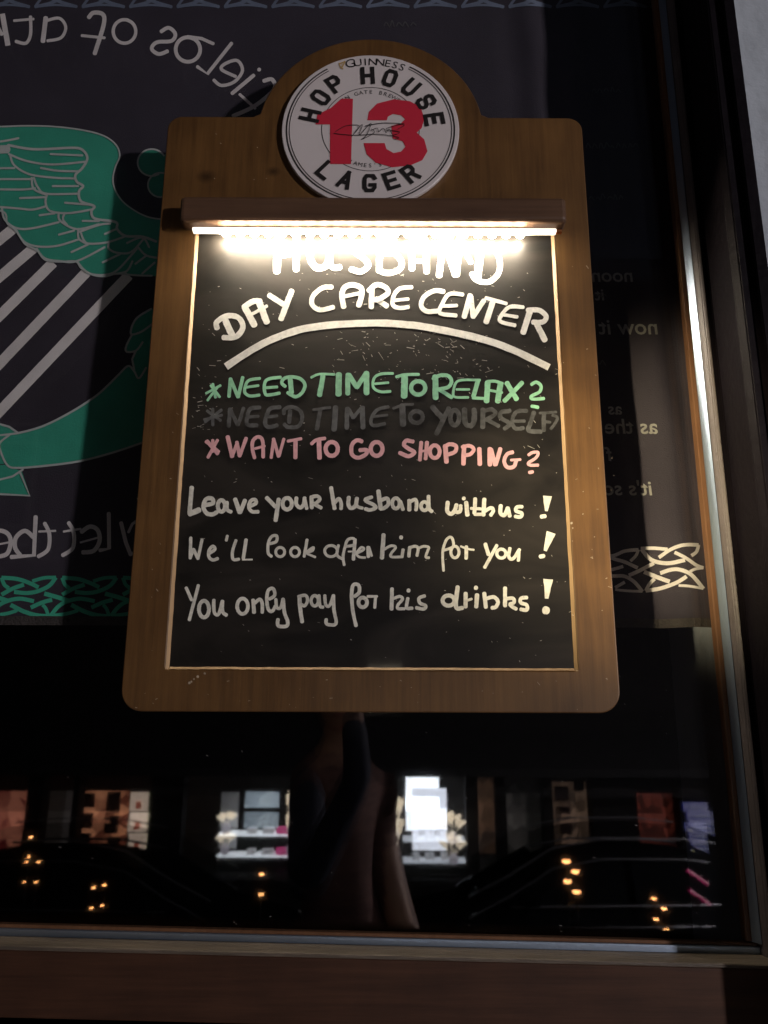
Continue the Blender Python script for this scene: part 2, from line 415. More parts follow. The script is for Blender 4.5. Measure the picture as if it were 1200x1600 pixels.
# outlines
O = binst(4.615, (0, 180), .0022)
O.stroke(wing[:16], 11); O.stroke(wing[18:], 13)
w_ = 15
O.stroke([(65, 225), (250, 255), (520, 245), (600, 260), (635, 320), (600, 390), (550, 440), (560, 490), (605, 520), (575, 560), (590, 630), (685, 665), (665, 700), (690, 755), (840, 780), (850, 830), (910, 880), (1030, 885), (1130, 920)], 18)
for p in ([(70, 290), (200, 340), (380, 365), (620, 345)], [(300, 390), (420, 410), (570, 415)], [(370, 290), (600, 300)], [(80, 300), (110, 370), (220, 435), (400, 460), (540, 465)],
          [(250, 460), (280, 530), (340, 575), (560, 575)], [(385, 520), (570, 520)], [(345, 580), (335, 640), (370, 700), (500, 715), (660, 690)], [(475, 640), (660, 655)],
          [(430, 710), (440, 770), (560, 830), (720, 795)], [(470, 720), (460, 760), (490, 800)], [(600, 770), (720, 772)], [(-200, 395), (110, 390)], [(-200, 470), (230, 470)], [(-200, 540), (150, 545), (260, 535)],
          [(235, 460), (250, 540), (345, 585)], [(150, 607), (340, 600)], [(-200, 655), (120, 680), (240, 690), (340, 665)], [(290, 730), (400, 715)],
          [(20, 670), (40, 760), (120, 820), (230, 825), (430, 780)], [(430, 870), (540, 840)], [(570, 840), (575, 900), (640, 940)], [(120, 830), (180, 920), (280, 955), (420, 950), (570, 905)],
          [(590, 860), (610, 910), (650, 935), (780, 925), (900, 885)], [(580, 850), (720, 800), (800, 790)], [(760, 865), (840, 830)], [(520, 995), (640, 940)], [(270, 970), (330, 1040), (440, 1060), (560, 1060), (760, 960)],
          [(790, 930), (790, 970), (850, 1000), (950, 995), (1040, 900)], [(745, 1070), (870, 1010)], [(560, 1060), (620, 1130), (700, 1160), (830, 1140), (950, 1020), (1000, 960)],
          [(1000, 960), (1060, 1020), (1160, 1040)], [(850, 1150), (920, 1130), (960, 1060)], [(-200, 205), (0, 200), (140, 175)], [(980, 1080), (1060, 1020)], [(1030, 1150), (1120, 1070)], [(920, 930), (1030, 890), (1080, 960)]):
    O.stroke(p, w_)
O.stroke([(-100, 260), (60, 255)], 60)
O.frame((0, 440), 3.75)
for p in ([(0, 905), (120, 890), (260, 850), (420, 770), (560, 680), (640, 610), (700, 550), (755, 500), (790, 530), (818, 572), (860, 510)], [(960, 900), (830, 950), (650, 1010), (460, 1058), (250, 1085), (110, 1095), (50, 1080), (10, 1000), (5, 950), (60, 903)],
          [(890, 165), (800, 225), (770, 310), (830, 300), (900, 250)], [(775, 320), (745, 380), (745, 415), (800, 410), (840, 360)], [(800, 410), (778, 460), (790, 520)],
          [(-90, 838), (0, 838), (60, 855), (110, 890)], [(-90, 1160), (0, 1165), (80, 1145), (140, 1105)], [(-90, 1250), (0, 1248), (180, 1258), (125, 1125)]):
    O.stroke(p, 12, smooth=(len(p) > 4))
O.frame((0, 0), 1)
for (cx, cy, r) in ((238, 256, 22), (252, 291, 20)):
    O.ring((cx, cy), r, r * .95, 2.6, 60, 330)
O.make('harp_outline_print', m_pale2, banner)

# lettering seen from behind
T = binst(2.7273, (0, 0), .0012)
def hh(T):
    T.stroke([(12, 62), (36, 198)], 22, caps=False); T.stroke([(10, 150), (-30, 90), (-60, 110)], 16)
hh(T)
for p, ww in (([(132, 75), (132, 150), (112, 188), (70, 180)], 14), ([(62, 92), (145, 85)], 11), ([(197, 80), (185, 180)], 20), ([(200, 92), (255, 82), (282, 120), (262, 165), (205, 178)], 13),
              ([(380, 78), (400, 58), (440, 65), (443, 110), (405, 232)], 18), ([(350, 155), (447, 165)], 12),
              ([(688, 138), (720, 122), (748, 148), (732, 178), (670, 184), (648, 212), (678, 234), (715, 222)], 16),
              ([(800, 160), (860, 168), (910, 190)], 14), ([(988, 188), (885, 318), (842, 288)], 15),
              ([(912, 345), (945, 368), (1000, 352), (1034, 305), (1012, 262), (962, 275), (945, 300), (1005, 330)], 14),
              ([(1082, 325), (990, 402)], 16), ([(1125, 348), (1160, 342), (1168, 385), (1085, 455), (995, 497)], 17), ([(1022, 405), (1088, 465)], 12)):
    T.stroke(p, ww, smooth=len(p) > 3)
T.ring((532, 138), 48, 50, 14); T.ring((802, 215), 52, 52, 16); T.dot(1105, 300, 16)
T.make('lettering_print', m_white, banner, label='white curved words, mirrored')
T = binst(3.75, (0, 760), .0012)
for p, ww in (([(-60, 300), (-20, 262), (40, 272), (66, 320), (45, 395), (-20, 415)], 22), ([(-60, 352), (62, 328)], 10), ([(212, 180), (202, 405), (70, 415)], 22), ([(200, 300), (150, 262), (98, 300), (92, 360), (120, 402)], 22),
              ([(265, 218), (292, 280), (285, 370), (228, 412)], 20), ([(232, 266), (328, 262)], 11), ([(405, 215), (434, 270), (430, 360), (370, 405)], 20), ([(376, 266), (475, 250)], 11),
              ([(480, 268), (530, 237), (575, 258), (586, 320), (552, 378), (488, 388)], 22), ([(474, 330), (590, 298)], 10), ([(640, 160), (642, 365), (588, 376)], 20),
              ([(712, 215), (740, 330), (768, 402)], 20), ([(755, 270), (778, 222), (810, 198)], 14), ([(768, 402), (830, 360)], 14)):
    T.stroke(p, ww * 1.15, smooth=len(p) > 3)
T.make('lettering_print', m_white, banner, label='mirrored words let the')
# knotwork bands
def knot(dx, K, ow, name=None):
    ow *= 1.2
    for p, ww in (([(455, 530), (520, 450), (600, 400), (720, 375), (850, 398)], 30), ([(455, 528), (600, 510), (700, 480)], 26), ([(820, 455), (920, 410), (1010, 385)], 30),
                  ([(640, 430), (760, 490), (880, 525), (978, 532)], 32), ([(978, 532), (955, 465), (925, 430)], 26), ([(560, 188), (700, 200), (820, 240), (890, 275)], 30),
                  ([(560, 188), (585, 250), (625, 282)], 28), ([(1045, 186), (940, 190), (835, 220)], 26), ([(1045, 186), (985, 260), (880, 310), (780, 325), (672, 315)], 30),
                  ([(400, 330), (510, 360), (620, 395)], 32), ([(560, 340), (660, 285), (760, 250)], 30)):
        K.stroke([(x + dx, y) for x, y in p], ww * ow, caps=False)
K = binst(5.714, (0, 870), .0012)
for i in range(-2, 2): knot(i * 541, K, 1)
K.make('knotwork_print', m_green2, banner, label='bright green knotwork band')
K = binst(8, (960, 840), .0026)
for dx in (0,):
    for p, ww in (([(320, 142), (480, 138), (655, 152)], 42), ([(330, 150), (420, 260), (520, 310), (680, 325), (870, 285)], 50), ([(545, 255), (700, 150), (860, 98), (1040, 98)], 44),
                  ([(1040, 95), (1015, 180), (950, 232)], 42), ([(740, 190), (880, 260), (1010, 350), (1100, 385)], 42), ([(1100, 382), (1000, 398), (930, 430)], 36), ([(170, 478), (320, 410), (482, 325)], 46),
                  ([(360, 432), (500, 490), (680, 556)], 52), ([(562, 450), (680, 410), (800, 405), (950, 470), (1100, 645)], 48), ([(382, 670), (430, 580), (492, 520)], 44), ([(380, 668), (560, 640), (760, 570), (890, 490)], 48),
                  ([(790, 602), (930, 612), (1100, 642)], 32), ([(-300, 320), (-150, 260), (0, 225), (120, 175), (290, 157)], 42), ([(290, 155), (260, 230), (190, 300)], 38), ([(-200, 200), (0, 275), (120, 310), (282, 385)], 44),
                  ([(-100, 420), (0, 395), (100, 365)], 40), ([(-150, 490), (0, 485), (120, 490), (240, 560), (340, 680)], 44), ([(0, 630), (120, 560)], 40), ([(0, 655), (150, 670), (340, 677)], 32)):
        K.stroke(p, ww, caps=False)
K.make('knotwork_print', m_white, banner, label='white knotwork band')
K = binst(5.2, (-80, -62), .0012)
for i in range(-1, 7): knot(-455 + i * 392 * 1.0, K, 1.0) if False else None
K.frame((0, 0), 1)
for i in range(-1, 14):
    x0 = 52 + i * 74
    K.stroke([(x0 + 4, 12), (x0 + 34, 4), (x0 + 70, -16)], 5); K.stroke([(x0, -14), (x0 + 36, 2), (x0 + 68, 12)], 5); K.stroke([(x0 + 4, 12), (x0 + 36, 9), (x0 + 68, 12)], 3.5); K.stroke([(x0 + 4, 11), (x0 + 16, -4), (x0 + 34, -16)], 4)
K.make('knotwork_print', m_blue, banner, label='dusty blue knotwork band along the top')

# small mirrored verses on the right part of the banner, set with the built-in font
def text_mesh(body, size, bold=0.0, align='CENTER', shear=0):
    cu = bpy.data.curves.new('t', 'FONT'); cu.body = body; cu.size = size; cu.align_x = align; cu.offset = bold; cu.shear = shear; cu.resolution_u = 3
    o = bpy.data.objects.new('t', cu); C.objects.link(o)
    dg = bpy.context.evaluated_depsgraph_get(); me = bpy.data.meshes.new_from_object(o.evaluated_get(dg))
    bpy.data.objects.remove(o); bpy.data.curves.remove(cu); return me
m_greytext = M('grey_banner_text', (.30, .30, .28), .7, var=.3, vscale=40)
for body, x_right, ybase, size in (('noon', 990, 441, 30), ('it', 945, 470, 26), ('now it', 1029, 523, 34), ('as', 972, 648, 26), ('as the', 1028, 678, 33), ('f', 956, 720, 30), ("it's so", 1020, 774, 32)):
    me = text_mesh(body, size, .4, 'LEFT', .12)
    for v in me.vertices:
        p = ban(x_right - v.co.x * 1.05, ybase - v.co.y, .0014); v.co = p
    obj('lettering_print', me, m_greytext, banner)

Q = binst(1, (0, 0), .0014)
for (x0, x1, y) in ((600, 650, 42), (925, 968, 145), (915, 990, 232), (920, 975, 312), (926, 945, 466), (928, 948, 570)):
    x = x0
    while x < x1:
        l_ = random.uniform(5, 9); Q.stroke([(x, y + random.uniform(-1, 1)), (x + l_ * .4, y - random.uniform(3, 9)), (x + l_, y + random.uniform(-2, 2))], 1.5); x += l_ + random.uniform(1, 4)
Q.make('faint_print', M('faint_banner_print', (.10, .10, .10), .7), banner, kind='stuff')  # illegible marks in a very dark grey

# ------------------------------------------------------------------ the lit sign, fixed to the outside of the glass
YB, YF, YC = -.005, -.0188, -.0162      # back and front of the wooden plate, face of the chalkboard
pL = (at(189, 1080, YF).x + at(262, 200, YF).x) / 2; pR = (at(973, 1080, YF).x + at(906, 200, YF).x) / 2
zB, zT = at(580, 1113, YF).z, at(340, 182, YF).z
iL = (at(304, 360, YF).x + at(261, 1040, YF).x) / 2; iR = (at(864, 360, YF).x + at(905, 1040, YF).x) / 2
iB, iT = at(580, 1047, YF).z, at(580, 322, YF).z
dc = at(579, 196, YF - .004); DR = (at(718, 199, YF - .004).x - at(441, 199, YF - .004).x) / 2
dc.z = at(579, 88, YF - .004).z - DR
HR = at(579, 61, YF).z - dc.z
print('plate', pL, pR, zB, zT, 'open', iL, iR, iB, iT, 'disc', dc, DR, HR)
sign = thing('illuminated_sign', (0, YB, zB), 'lit wooden pub sign with round lager badge above a chalkboard joke', 'sign')
kn1, kn2 = at(322, 276, YF), at(427, 268, YF)
m_wood = wood('brown_sign_wood', (.068, .037, .016), (.185, .112, .050), .48, coat=(1, .44), knots=[(kn1.x, kn1.z - zB, .008), (kn2.x, kn2.z - zB, .006)])
m_woodlight = wood('pale_cut_wood_edge', (.26, .165, .085), (.42, .28, .15), .6)
rc = .020
outer = []
def arc(cx, cz, r, a0, a1, n):
    return [(cx + r * math.cos(R(a0 + (a1 - a0) * k / n)), cz + r * math.sin(R(a0 + (a1 - a0) * k / n))) for k in range(n + 1)]
outer += arc(pR - rc, zB + rc, rc, -90, 0, 8)
outer += arc(pR - rc * .8, zT - rc * .8, rc * .8, 0, 90, 8)
ah = math.degrees(math.asin((zT + .004 - dc.z) / HR))
dxh = HR * math.cos(R(ah))
outer += [(dc.x + dxh + .008, zT)]
outer += arc(dc.x, dc.z, HR, ah, 180 - ah, 40)
outer += [(dc.x - dxh - .008, zT)]
outer += arc(pL + rc * .8, zT - rc * .8, rc * .8, 90, 180, 8)
outer += arc(pL + rc, zB + rc, rc, 180, 270, 8)
hole = rrect(iL, iR, iB, iT, .003, 3)
obj('wooden_frame', plate([outer, hole[::-1]], YF, YB, .0012), m_wood, sign)
# pale bevelled inner edge: four pieces
ch = .0030
def edge(p, q, pn, qn):
    """strip from frame face edge p-q down to chalkboard edge pn-qn (x,z)"""
    bm = bmesh.new()
    a = bm.verts.new((p[0], YF - .0002, p[1])); b = bm.verts.new((q[0], YF - .0002, q[1])); c = bm.verts.new((qn[0], YC, qn[1])); d = bm.verts.new((pn[0], YC, pn[1]))
    e = bm.verts.new((p[0], YC, p[1])); f = bm.verts.new((q[0], YC, q[1]))
    bm.faces.new((a, b, c, d)); bm.faces.new((e, f, b, a)); bm.faces.new((d, c, f, e)); bm.faces.new((a, d, e)); bm.faces.new((b, f, c))
    bmesh.ops.recalc_face_normals(bm, faces=bm.faces)
    bmesh.ops.subdivide_edges(bm, edges=[ed for ed in bm.edges if ed.calc_length() > .1], cuts=60)
    for v in bm.verts:
        n_ = noise.noise(v.co * 150) * .0004
        v.co.x += n_; v.co.z += n_
    return bm
e1 = .0002
obj('inner_edge', edge((iL + e1, iB), (iL + e1, iT), (iL + ch, iB), (iL + ch, iT)), m_woodlight, sign)
obj('inner_edge', edge((iR - e1, iB), (iR - e1, iT), (iR - ch, iB), (iR - ch, iT)), m_woodlight, sign)
obj('inner_edge', edge((iL + ch + .0005, iB + e1), (iR - ch - .0005, iB + e1), (iL + ch + .0005, iB + ch * .8), (iR - ch - .0005, iB + ch * .8)), m_woodlight, sign)

# chalkboard
mb = bpy.data.materials.new('glossy_chalkboard'); mb.use_nodes = True
t = mb.node_tree; N = t.nodes; L = t.links; b = N['Principled BSDF']
tc = N.new('ShaderNodeTexCoord')
n1 = N.new('ShaderNodeTexNoise'); n1.inputs['Scale'].default_value = 7; n1.inputs['Detail'].default_value = 8; n1.inputs['Distortion'].default_value = 1.2
mp = N.new('ShaderNodeMapping'); mp.inputs['Scale'].default_value = (1, 1, 2.2); L.new(tc.outputs['Object'], mp.inputs[0]); L.new(mp.outputs[0], n1.inputs['Vector'])
r = N.new('ShaderNodeValToRGB'); r.color_ramp.elements[0].position = .35; r.color_ramp.elements[1].position = .75
r.color_ramp.elements[0].color = (.006, .005, .004, 1); r.color_ramp.elements[1].color = (.032, .027, .022, 1)
L.new(n1.outputs[0], r.inputs[0]); L.new(r.outputs[0], b.inputs['Base Color'])
rr = N.new('ShaderNodeMapRange'); rr.inputs[3].default_value = .50; rr.inputs[4].default_value = .62; L.new(n1.outputs[0], rr.inputs[0]); L.new(rr.outputs[0], b.inputs['Roughness'])
b.inputs['Specular IOR Level'].default_value = .30
b.inputs['Coat Weight'].default_value = .22; b.inputs['Coat Roughness'].default_value = .035
n3 = N.new('ShaderNodeTexNoise'); n3.inputs['Scale'].default_value = 400; L.new(tc.outputs['Object'], n3.inputs['Vector'])
bp = N.new('ShaderNodeBump'); bp.inputs['Strength'].default_value = .02; bp.inputs['Distance'].default_value = .001; L.new(n3.outputs[0], bp.inputs['Height']); L.new(bp.outputs[0], b.inputs['Normal'])
board = obj('chalkboard', BX(iL - .004, iR + .004, YC, YC + .004, iB - .004, iT + .004), mb, sign)

def onb(px, py, off=0.0): return at(px, py, YC - off)
def paint(name, col, wear=.25, dark=(.03, .028, .025), scale=300, rough=.6, th=(.25, .6)):
    m = bpy.data.materials.new(name); m.use_nodes = True
    t = m.node_tree; N = t.nodes; L = t.links; b = N['Principled BSDF']; b.inputs['Roughness'].default_value = rough; b.inputs['Specular IOR Level'].default_value = .3
    tc = N.new('ShaderNodeTexCoord'); n = N.new('ShaderNodeTexNoise'); n.inputs['Scale'].default_value = scale; n.inputs['Detail'].default_value = 4
    n2 = N.new('ShaderNodeTexNoise'); n2.inputs['Scale'].default_value = scale / 6; n2.inputs['Detail'].default_value = 2
    L.new(tc.outputs['Object'], n.inputs['Vector']); L.new(tc.outputs['Object'], n2.inputs['Vector'])
    ad = N.new('ShaderNodeMath'); ad.operation = 'ADD'; L.new(n.outputs[0], ad.inputs[0]); L.new(n2.outputs[0], ad.inputs[1])
    ml = N.new('ShaderNodeMath'); ml.operation = 'MULTIPLY'; ml.inputs[1].default_value = .5; L.new(ad.outputs[0], ml.inputs[0])
    r = N.new('ShaderNodeValToRGB'); r.color_ramp.elements[0].position = th[0]; r.color_ramp.elements[1].position = th[1]
    r.color_ramp.elements[0].color = (*[c * (1 - wear) + d * wear for c, d in zip(col, dark)], 1); r.color_ramp.elements[1].color = (*col, 1)
    L.new(ml.outputs[0], r.inputs[0]); L.new(r.outputs[0], b.inputs['Base Color'])
    return m
p_white = paint('white_marker', (.88, .87, .80), .35)
p_green = paint('green_marker', (.36, .76, .48), .38)
p_pink = paint('pink_marker', (.90, .50, .52), .28)
p_grey = paint('wiped_grey_marker', (.125, .13, .13), .75, th=(.38, .62), scale=160)
p_cream = paint('cream_marker', (.88, .87, .76), .42)

def lines(I, data):
    for p, ww in data: I.stroke(p, ww)
A = Ink(onb, 4.2857, (320, 340))
lines(A, [([(490, 110), (488, 200), (482, 362)], 50), ([(612, 110), (612, 350)], 46), ([(500, 262), (600, 242)], 30),
          ([(705, 150), (705, 270), (750, 335), (820, 310), (850, 150)], 46), ([(850, 150), (840, 290), (860, 335), (905, 332)], 40),
          ([(1095, 190), (1020, 170), (990, 215), (1060, 270), (1095, 320), (1045, 362), (980, 345)], 40)])
A.frame((590, 340), 4.2857)
lines(A, [([(18, 120), (10, 355)], 42), ([(20, 130), (100, 140), (110, 195), (50, 235)], 36), ([(20, 240), (105, 238), (158, 290), (148, 345), (70, 372), (5, 352)], 40),
          ([(230, 345), (232, 180), (270, 130), (320, 160), (328, 365)], 44), ([(240, 290), (320, 292)], 34),
          ([(412, 390), (440, 140)], 44), ([(445, 150), (520, 385)], 44), ([(530, 385), (550, 140)], 44),
          ([(630, 375), (665, 420), (745, 430), (808, 375), (818, 290), (780, 215), (700, 180), (620, 190), (598, 240), (625, 300)], 38), ([(685, 195), (680, 300), (668, 405)], 54)])
A.make('chalk_writing', p_white, board, 'white word HUSBAND under the light')
A = Ink(onb, 4.2857, (320, 340))
lines(A, [([(82, 740), (80, 700), (150, 658), (228, 672), (254, 738), (205, 800), (125, 802)], 36), ([(138, 690), (185, 790)], 44), ([(268, 600), (332, 720)], 44), ([(262, 600), (320, 562), (372, 560)], 38), ([(362, 562), (415, 700)], 44), ([(305, 652), (415, 592)], 22),
          ([(432, 520), (525, 580)], 36), ([(582, 490), (510, 680)], 38), ([(850, 465), (790, 470), (728, 520), (718, 580), (770, 618), (860, 600)], 32),
          ([(930, 598), (918, 520), (935, 470), (985, 450), (1045, 470), (1050, 520), (1030, 590)], 36), ([(935, 527), (1035, 508)], 26)])
A.frame((590, 340), 4.2857)
lines(A, [([(-42, 600), (-38, 470)], 36), ([(-60, 490), (-10, 450), (50, 465), (70, 505), (10, 545), (-25, 550)], 34), ([(-10, 545), (62, 592)], 36),
          ([(228, 466), (150, 475), (110, 520), (100, 580), (140, 605), (205, 598)], 28), ([(115, 555), (205, 545)], 23),
          ([(442, 495), (380, 490), (312, 530), (292, 590), (330, 628), (400, 625)], 32), ([(570, 515), (480, 512), (432, 580), (418, 640), (525, 655)], 27), ([(440, 592), (530, 588)], 24),
          ([(620, 520), (580, 665)], 36), ([(625, 530), (640, 665)], 34), ([(640, 665), (712, 555)], 32), ([(725, 538), (862, 576)], 25), ([(772, 560), (727, 700)], 38),
          ([(975, 600), (885, 598), (832, 650), (822, 695), (920, 722)], 26), ([(840, 650), (935, 665)], 23), ([(1022, 620), (975, 770)], 40), ([(1005, 620), (1080, 620), (1128, 660), (1108, 698), (1040, 700)], 34), ([(1060, 702), (1120, 820)], 40)])
A.frame((0, 0), 1)
A.stroke([(353, 573), (403, 541), (452, 520), (501, 509.5), (569, 505), (620, 506), (672, 512), (750, 529), (802, 547), (858, 574)], 11, caps=False)
A.make('chalk_writing', p_white, board, 'white curved words DAY CARE CENTER over an arc')

A = Ink(onb, 6.6667, (310, 570))
lines(A, [([(150, 200), (178, 340)], 30), ([(80, 297), (230, 215)], 26), ([(95, 370), (200, 230)], 26), ([(130, 215), (222, 335)], 28), ([(335, 145), (318, 330)], 38), ([(335, 150), (412, 335)], 38), ([(415, 335), (462, 130)], 36),
          ([(640, 142), (530, 160), (490, 220), (485, 290), (540, 325), (635, 315)], 32), ([(500, 235), (625, 215)], 28), ([(855, 130), (740, 145), (692, 185), (690, 280), (722, 315), (845, 295)], 34), ([(700, 240), (820, 230)], 30),
          ([(905, 225), (868, 190), (890, 145), (960, 125), (1060, 145), (1110, 210), (1080, 290), (1010, 332), (930, 290)], 36), ([(955, 145), (970, 290)], 50)])
A.frame((480, 570), 6.3158)
lines(A, [([(40, 125), (120, 92), (268, 95)], 25), ([(155, 110), (122, 300)], 50), ([(312, 95), (308, 290)], 60), ([(402, 95), (400, 285)], 50), ([(410, 100), (490, 220)], 48), ([(490, 220), (580, 85)], 46), ([(585, 80), (585, 280)], 56),
          ([(845, 85), (730, 90), (662, 130), (652, 220), (720, 265), (820, 262)], 28), ([(670, 187), (800, 176)], 25), ([(880, 120), (960, 98), (1100, 95)], 30), ([(962, 110), (957, 310)], 66)])
A.ring((1095, 228), 70, 66, 42)
A.frame((660, 570), 5.4545)
lines(A, [([(110, 100), (112, 282)], 50), ([(92, 120), (150, 90), (220, 95), (248, 140), (220, 190), (140, 208)], 32), ([(150, 215), (250, 278)], 32), ([(490, 130), (335, 130), (282, 160), (262, 245), (282, 275), (390, 278)], 22), ([(290, 210), (400, 210)], 20),
          ([(475, 132), (435, 270)], 38), ([(430, 282), (520, 287)], 26), ([(557, 150), (547, 310)], 48), ([(555, 142), (620, 140), (682, 160)], 26), ([(665, 160), (642, 312)], 48), ([(570, 217), (680, 237)], 22), ([(720, 155), (802, 292)], 42), ([(850, 152), (700, 308)], 38),
          ([(930, 168), (970, 148), (1010, 180), (998, 230), (930, 268), (940, 292), (1035, 287)], 28), ([(932, 352), (985, 362)], 28)])
A.make('chalk_writing', p_green, board, 'green line NEED TIME TO RELAX')

A = Ink(onb, 6.6667, (310, 570), wob=.12)
lines(A, [([(150, 460), (150, 630)], 34), ([(70, 595), (240, 470)], 30), ([(90, 480), (230, 580)], 30), ([(60, 570), (245, 525)], 28), ([(330, 460), (315, 640)], 42), ([(335, 470), (410, 625)], 40), ([(415, 625), (470, 450)], 38),
          ([(640, 445), (540, 460), (510, 540), (510, 620), (610, 630)], 42), ([(520, 545), (625, 535)], 32), ([(850, 440), (750, 455), (710, 530), (695, 610), (730, 648), (820, 630)], 42), ([(710, 545), (820, 530)], 32),
          ([(890, 510), (900, 460), (980, 440), (1060, 480), (1080, 560), (1040, 640), (940, 650), (895, 620)], 40), ([(955, 480), (945, 600)], 44)])
A.frame((480, 570), 6.3158)
lines(A, [([(60, 445), (225, 420)], 28), ([(130, 440), (95, 635)], 42), ([(280, 420), (265, 640)], 54), ([(395, 430), (390, 625)], 44), ([(400, 430), (455, 520)], 40), ([(455, 520), (540, 420)], 36), ([(545, 420), (550, 620)], 50),
          ([(800, 415), (700, 440), (640, 510), (632, 580), (670, 600), (765, 580)], 34), ([(650, 512), (790, 495)], 26), ([(850, 430), (950, 395), (1045, 390)], 26), ([(940, 400), (945, 590)], 60)])
A.ring((1078, 515), 62, 58, 42)
A.frame((660, 570), 5.4545)
lines(A, [([(85, 360), (165, 450)], 48), ([(225, 370), (120, 588)], 42), ([(360, 380), (365, 490), (410, 520), (440, 480), (440, 380)], 44), ([(515, 380), (515, 532)], 42), ([(510, 400), (590, 380), (620, 420), (545, 468)], 36), ([(555, 470), (650, 520)], 34),
          ([(745, 392), (670, 405), (670, 455), (745, 500), (700, 545)], 36), ([(890, 392), (800, 402), (765, 480), (790, 540), (860, 540)], 34), ([(790, 480), (870, 480)], 26), ([(950, 405), (920, 500), (905, 560), (1010, 570)], 38), ([(1035, 412), (1035, 560)], 38), ([(1000, 412), (1140, 402)], 24), ([(1030, 482), (1090, 490)], 24),
          ([(1110, 430), (1150, 450), (1130, 500), (1095, 545)], 26)])
A.ring((275, 450), 38, 64, 40)
A.make('chalk_writing', p_grey, board, 'half wiped grey line NEED TIME TO YOURSELF')

A = Ink(onb, 6.6667, (310, 570))
lines(A, [([(90, 795), (200, 925)], 40), ([(198, 785), (100, 965)], 34), ([(80, 800), (212, 905)], 34), ([(150, 785), (145, 905)], 34), ([(305, 750), (352, 955)], 44), ([(352, 950), (405, 815)], 36), ([(400, 805), (430, 950)], 38), ([(430, 950), (498, 765)], 38),
          ([(585, 970), (562, 870), (570, 790), (620, 750), (668, 790), (675, 962)], 38), ([(590, 872), (690, 846)], 28), ([(785, 772), (758, 968)], 34), ([(782, 772), (835, 955)], 36), ([(840, 950), (890, 772)], 32), ([(932, 795), (1070, 770)], 32), ([(1012, 785), (1010, 968)], 44)])
A.frame((480, 570), 6.3158)
lines(A, [([(42, 780), (90, 742), (175, 725)], 34), ([(115, 740), (122, 920)], 46), ([(540, 755), (490, 745), (442, 790), (440, 880), (500, 918), (575, 885), (590, 842), (520, 842)], 40),
          ([(1045, 758), (980, 748), (955, 790), (1005, 830), (1058, 865), (1000, 902), (912, 868)], 40), ([(1125, 765), (1112, 940)], 38), ([(1182, 765), (1168, 928)], 38), ([(1110, 858), (1190, 842)], 24)])
A.ring((242, 830), 60, 68, 42); A.ring((685, 830), 58, 68, 42)
A.frame((660, 570), 5.4545)
lines(A, [([(195, 690), (205, 828)], 40), ([(188, 702), (230, 677), (285, 692), (278, 740), (212, 768)], 34), ([(355, 692), (350, 845)], 38), ([(340, 702), (400, 690), (438, 720), (410, 760), (362, 772)], 32), ([(485, 715), (490, 848)], 38),
          ([(575, 715), (575, 852)], 40), ([(585, 722), (620, 852)], 36), ([(625, 850), (665, 715)], 36), ([(770, 745), (722, 762), (697, 820), (722, 872), (778, 868), (800, 815)], 32), ([(755, 812), (835, 808)], 22),
          ([(905, 768), (940, 747), (985, 748), (968, 792), (905, 835), (920, 855), (985, 855)], 26), ([(912, 918), (940, 912)], 28)])
A.ring((105, 740), 42, 54, 34)
A.make('chalk_writing', p_pink, board, 'pink line WANT TO GO SHOPPING')

A = Ink(onb, 6.6667, (280, 750))
lines(A, [([(130, 78), (108, 340)], 46), ([(108, 352), (208, 312)], 58), ([(270, 262), (350, 242), (342, 195), (280, 200), (252, 280), (285, 345), (345, 358), (392, 335)], 44), ([(498, 230), (500, 305), (540, 333)], 38),
          ([(582, 200), (630, 338)], 46), ([(635, 338), (685, 212)], 44), ([(740, 272), (800, 242), (790, 205), (745, 218), (725, 280), (758, 328), (822, 330)], 38)])
A.ring((440, 270), 38, 60, 42)
A.frame((410, 750), 6.6667)
lines(A, [([(45, 185), (135, 278)], 42), ([(170, 200), (138, 422)], 44), ([(355, 185), (352, 250), (395, 288), (430, 250), (440, 185)], 40), ([(440, 200), (462, 298)], 38), ([(512, 185), (515, 290)], 42), ([(505, 180), (570, 168), (598, 200), (560, 240), (540, 250), (612, 290)], 38),
          ([(715, 80), (752, 298)], 42), ([(755, 235), (795, 195), (820, 240), (820, 300)], 38), ([(900, 180), (895, 250), (920, 292), (968, 270), (985, 190)], 42), ([(985, 200), (985, 270), (1042, 293)], 34)])
A.ring((258, 247), 48, 60, 42)
A.frame((560, 750), 6.6643)
lines(A, [([(140, 178), (70, 208), (160, 260), (180, 290), (120, 312), (72, 300)], 38), ([(208, 115), (232, 298)], 46), ([(235, 212), (300, 192), (312, 250), (272, 290), (232, 300)], 40), ([(435, 222), (465, 308)], 38), ([(530, 212), (530, 312)], 42), ([(540, 225), (590, 203), (606, 240), (600, 312)], 38),
          ([(730, 168), (735, 290), (765, 328)], 40)])
A.ring((390, 243), 38, 54, 38); A.ring((688, 272), 36, 44, 38)
A.frame((680, 750), 6)
lines(A, [([(118, 208), (112, 288), (150, 318), (185, 280), (200, 232)], 38), ([(190, 300), (232, 295), (238, 240)], 36), ([(290, 210), (302, 328)], 40), ([(375, 175), (368, 310)], 36), ([(335, 266), (440, 272)], 28), ([(460, 180), (452, 328)], 38), ([(370, 322), (450, 322)], 30), ([(470, 290), (525, 260), (545, 290), (520, 330)], 34),
          ([(615, 240), (612, 310), (650, 328), (680, 262)], 38), ([(682, 262), (700, 338)], 36), ([(815, 250), (765, 255), (758, 290), (812, 312), (800, 345), (750, 342)], 34)])
A.dot(268, 172, 36); A.stroke([(1052, 150), (1042, 292)], 84, w2=26, caps=False); A.stroke([(995, 344), (1030, 338)], 38)
A.make('chalk_writing', p_cream, board, 'white line Leave your husband with us')

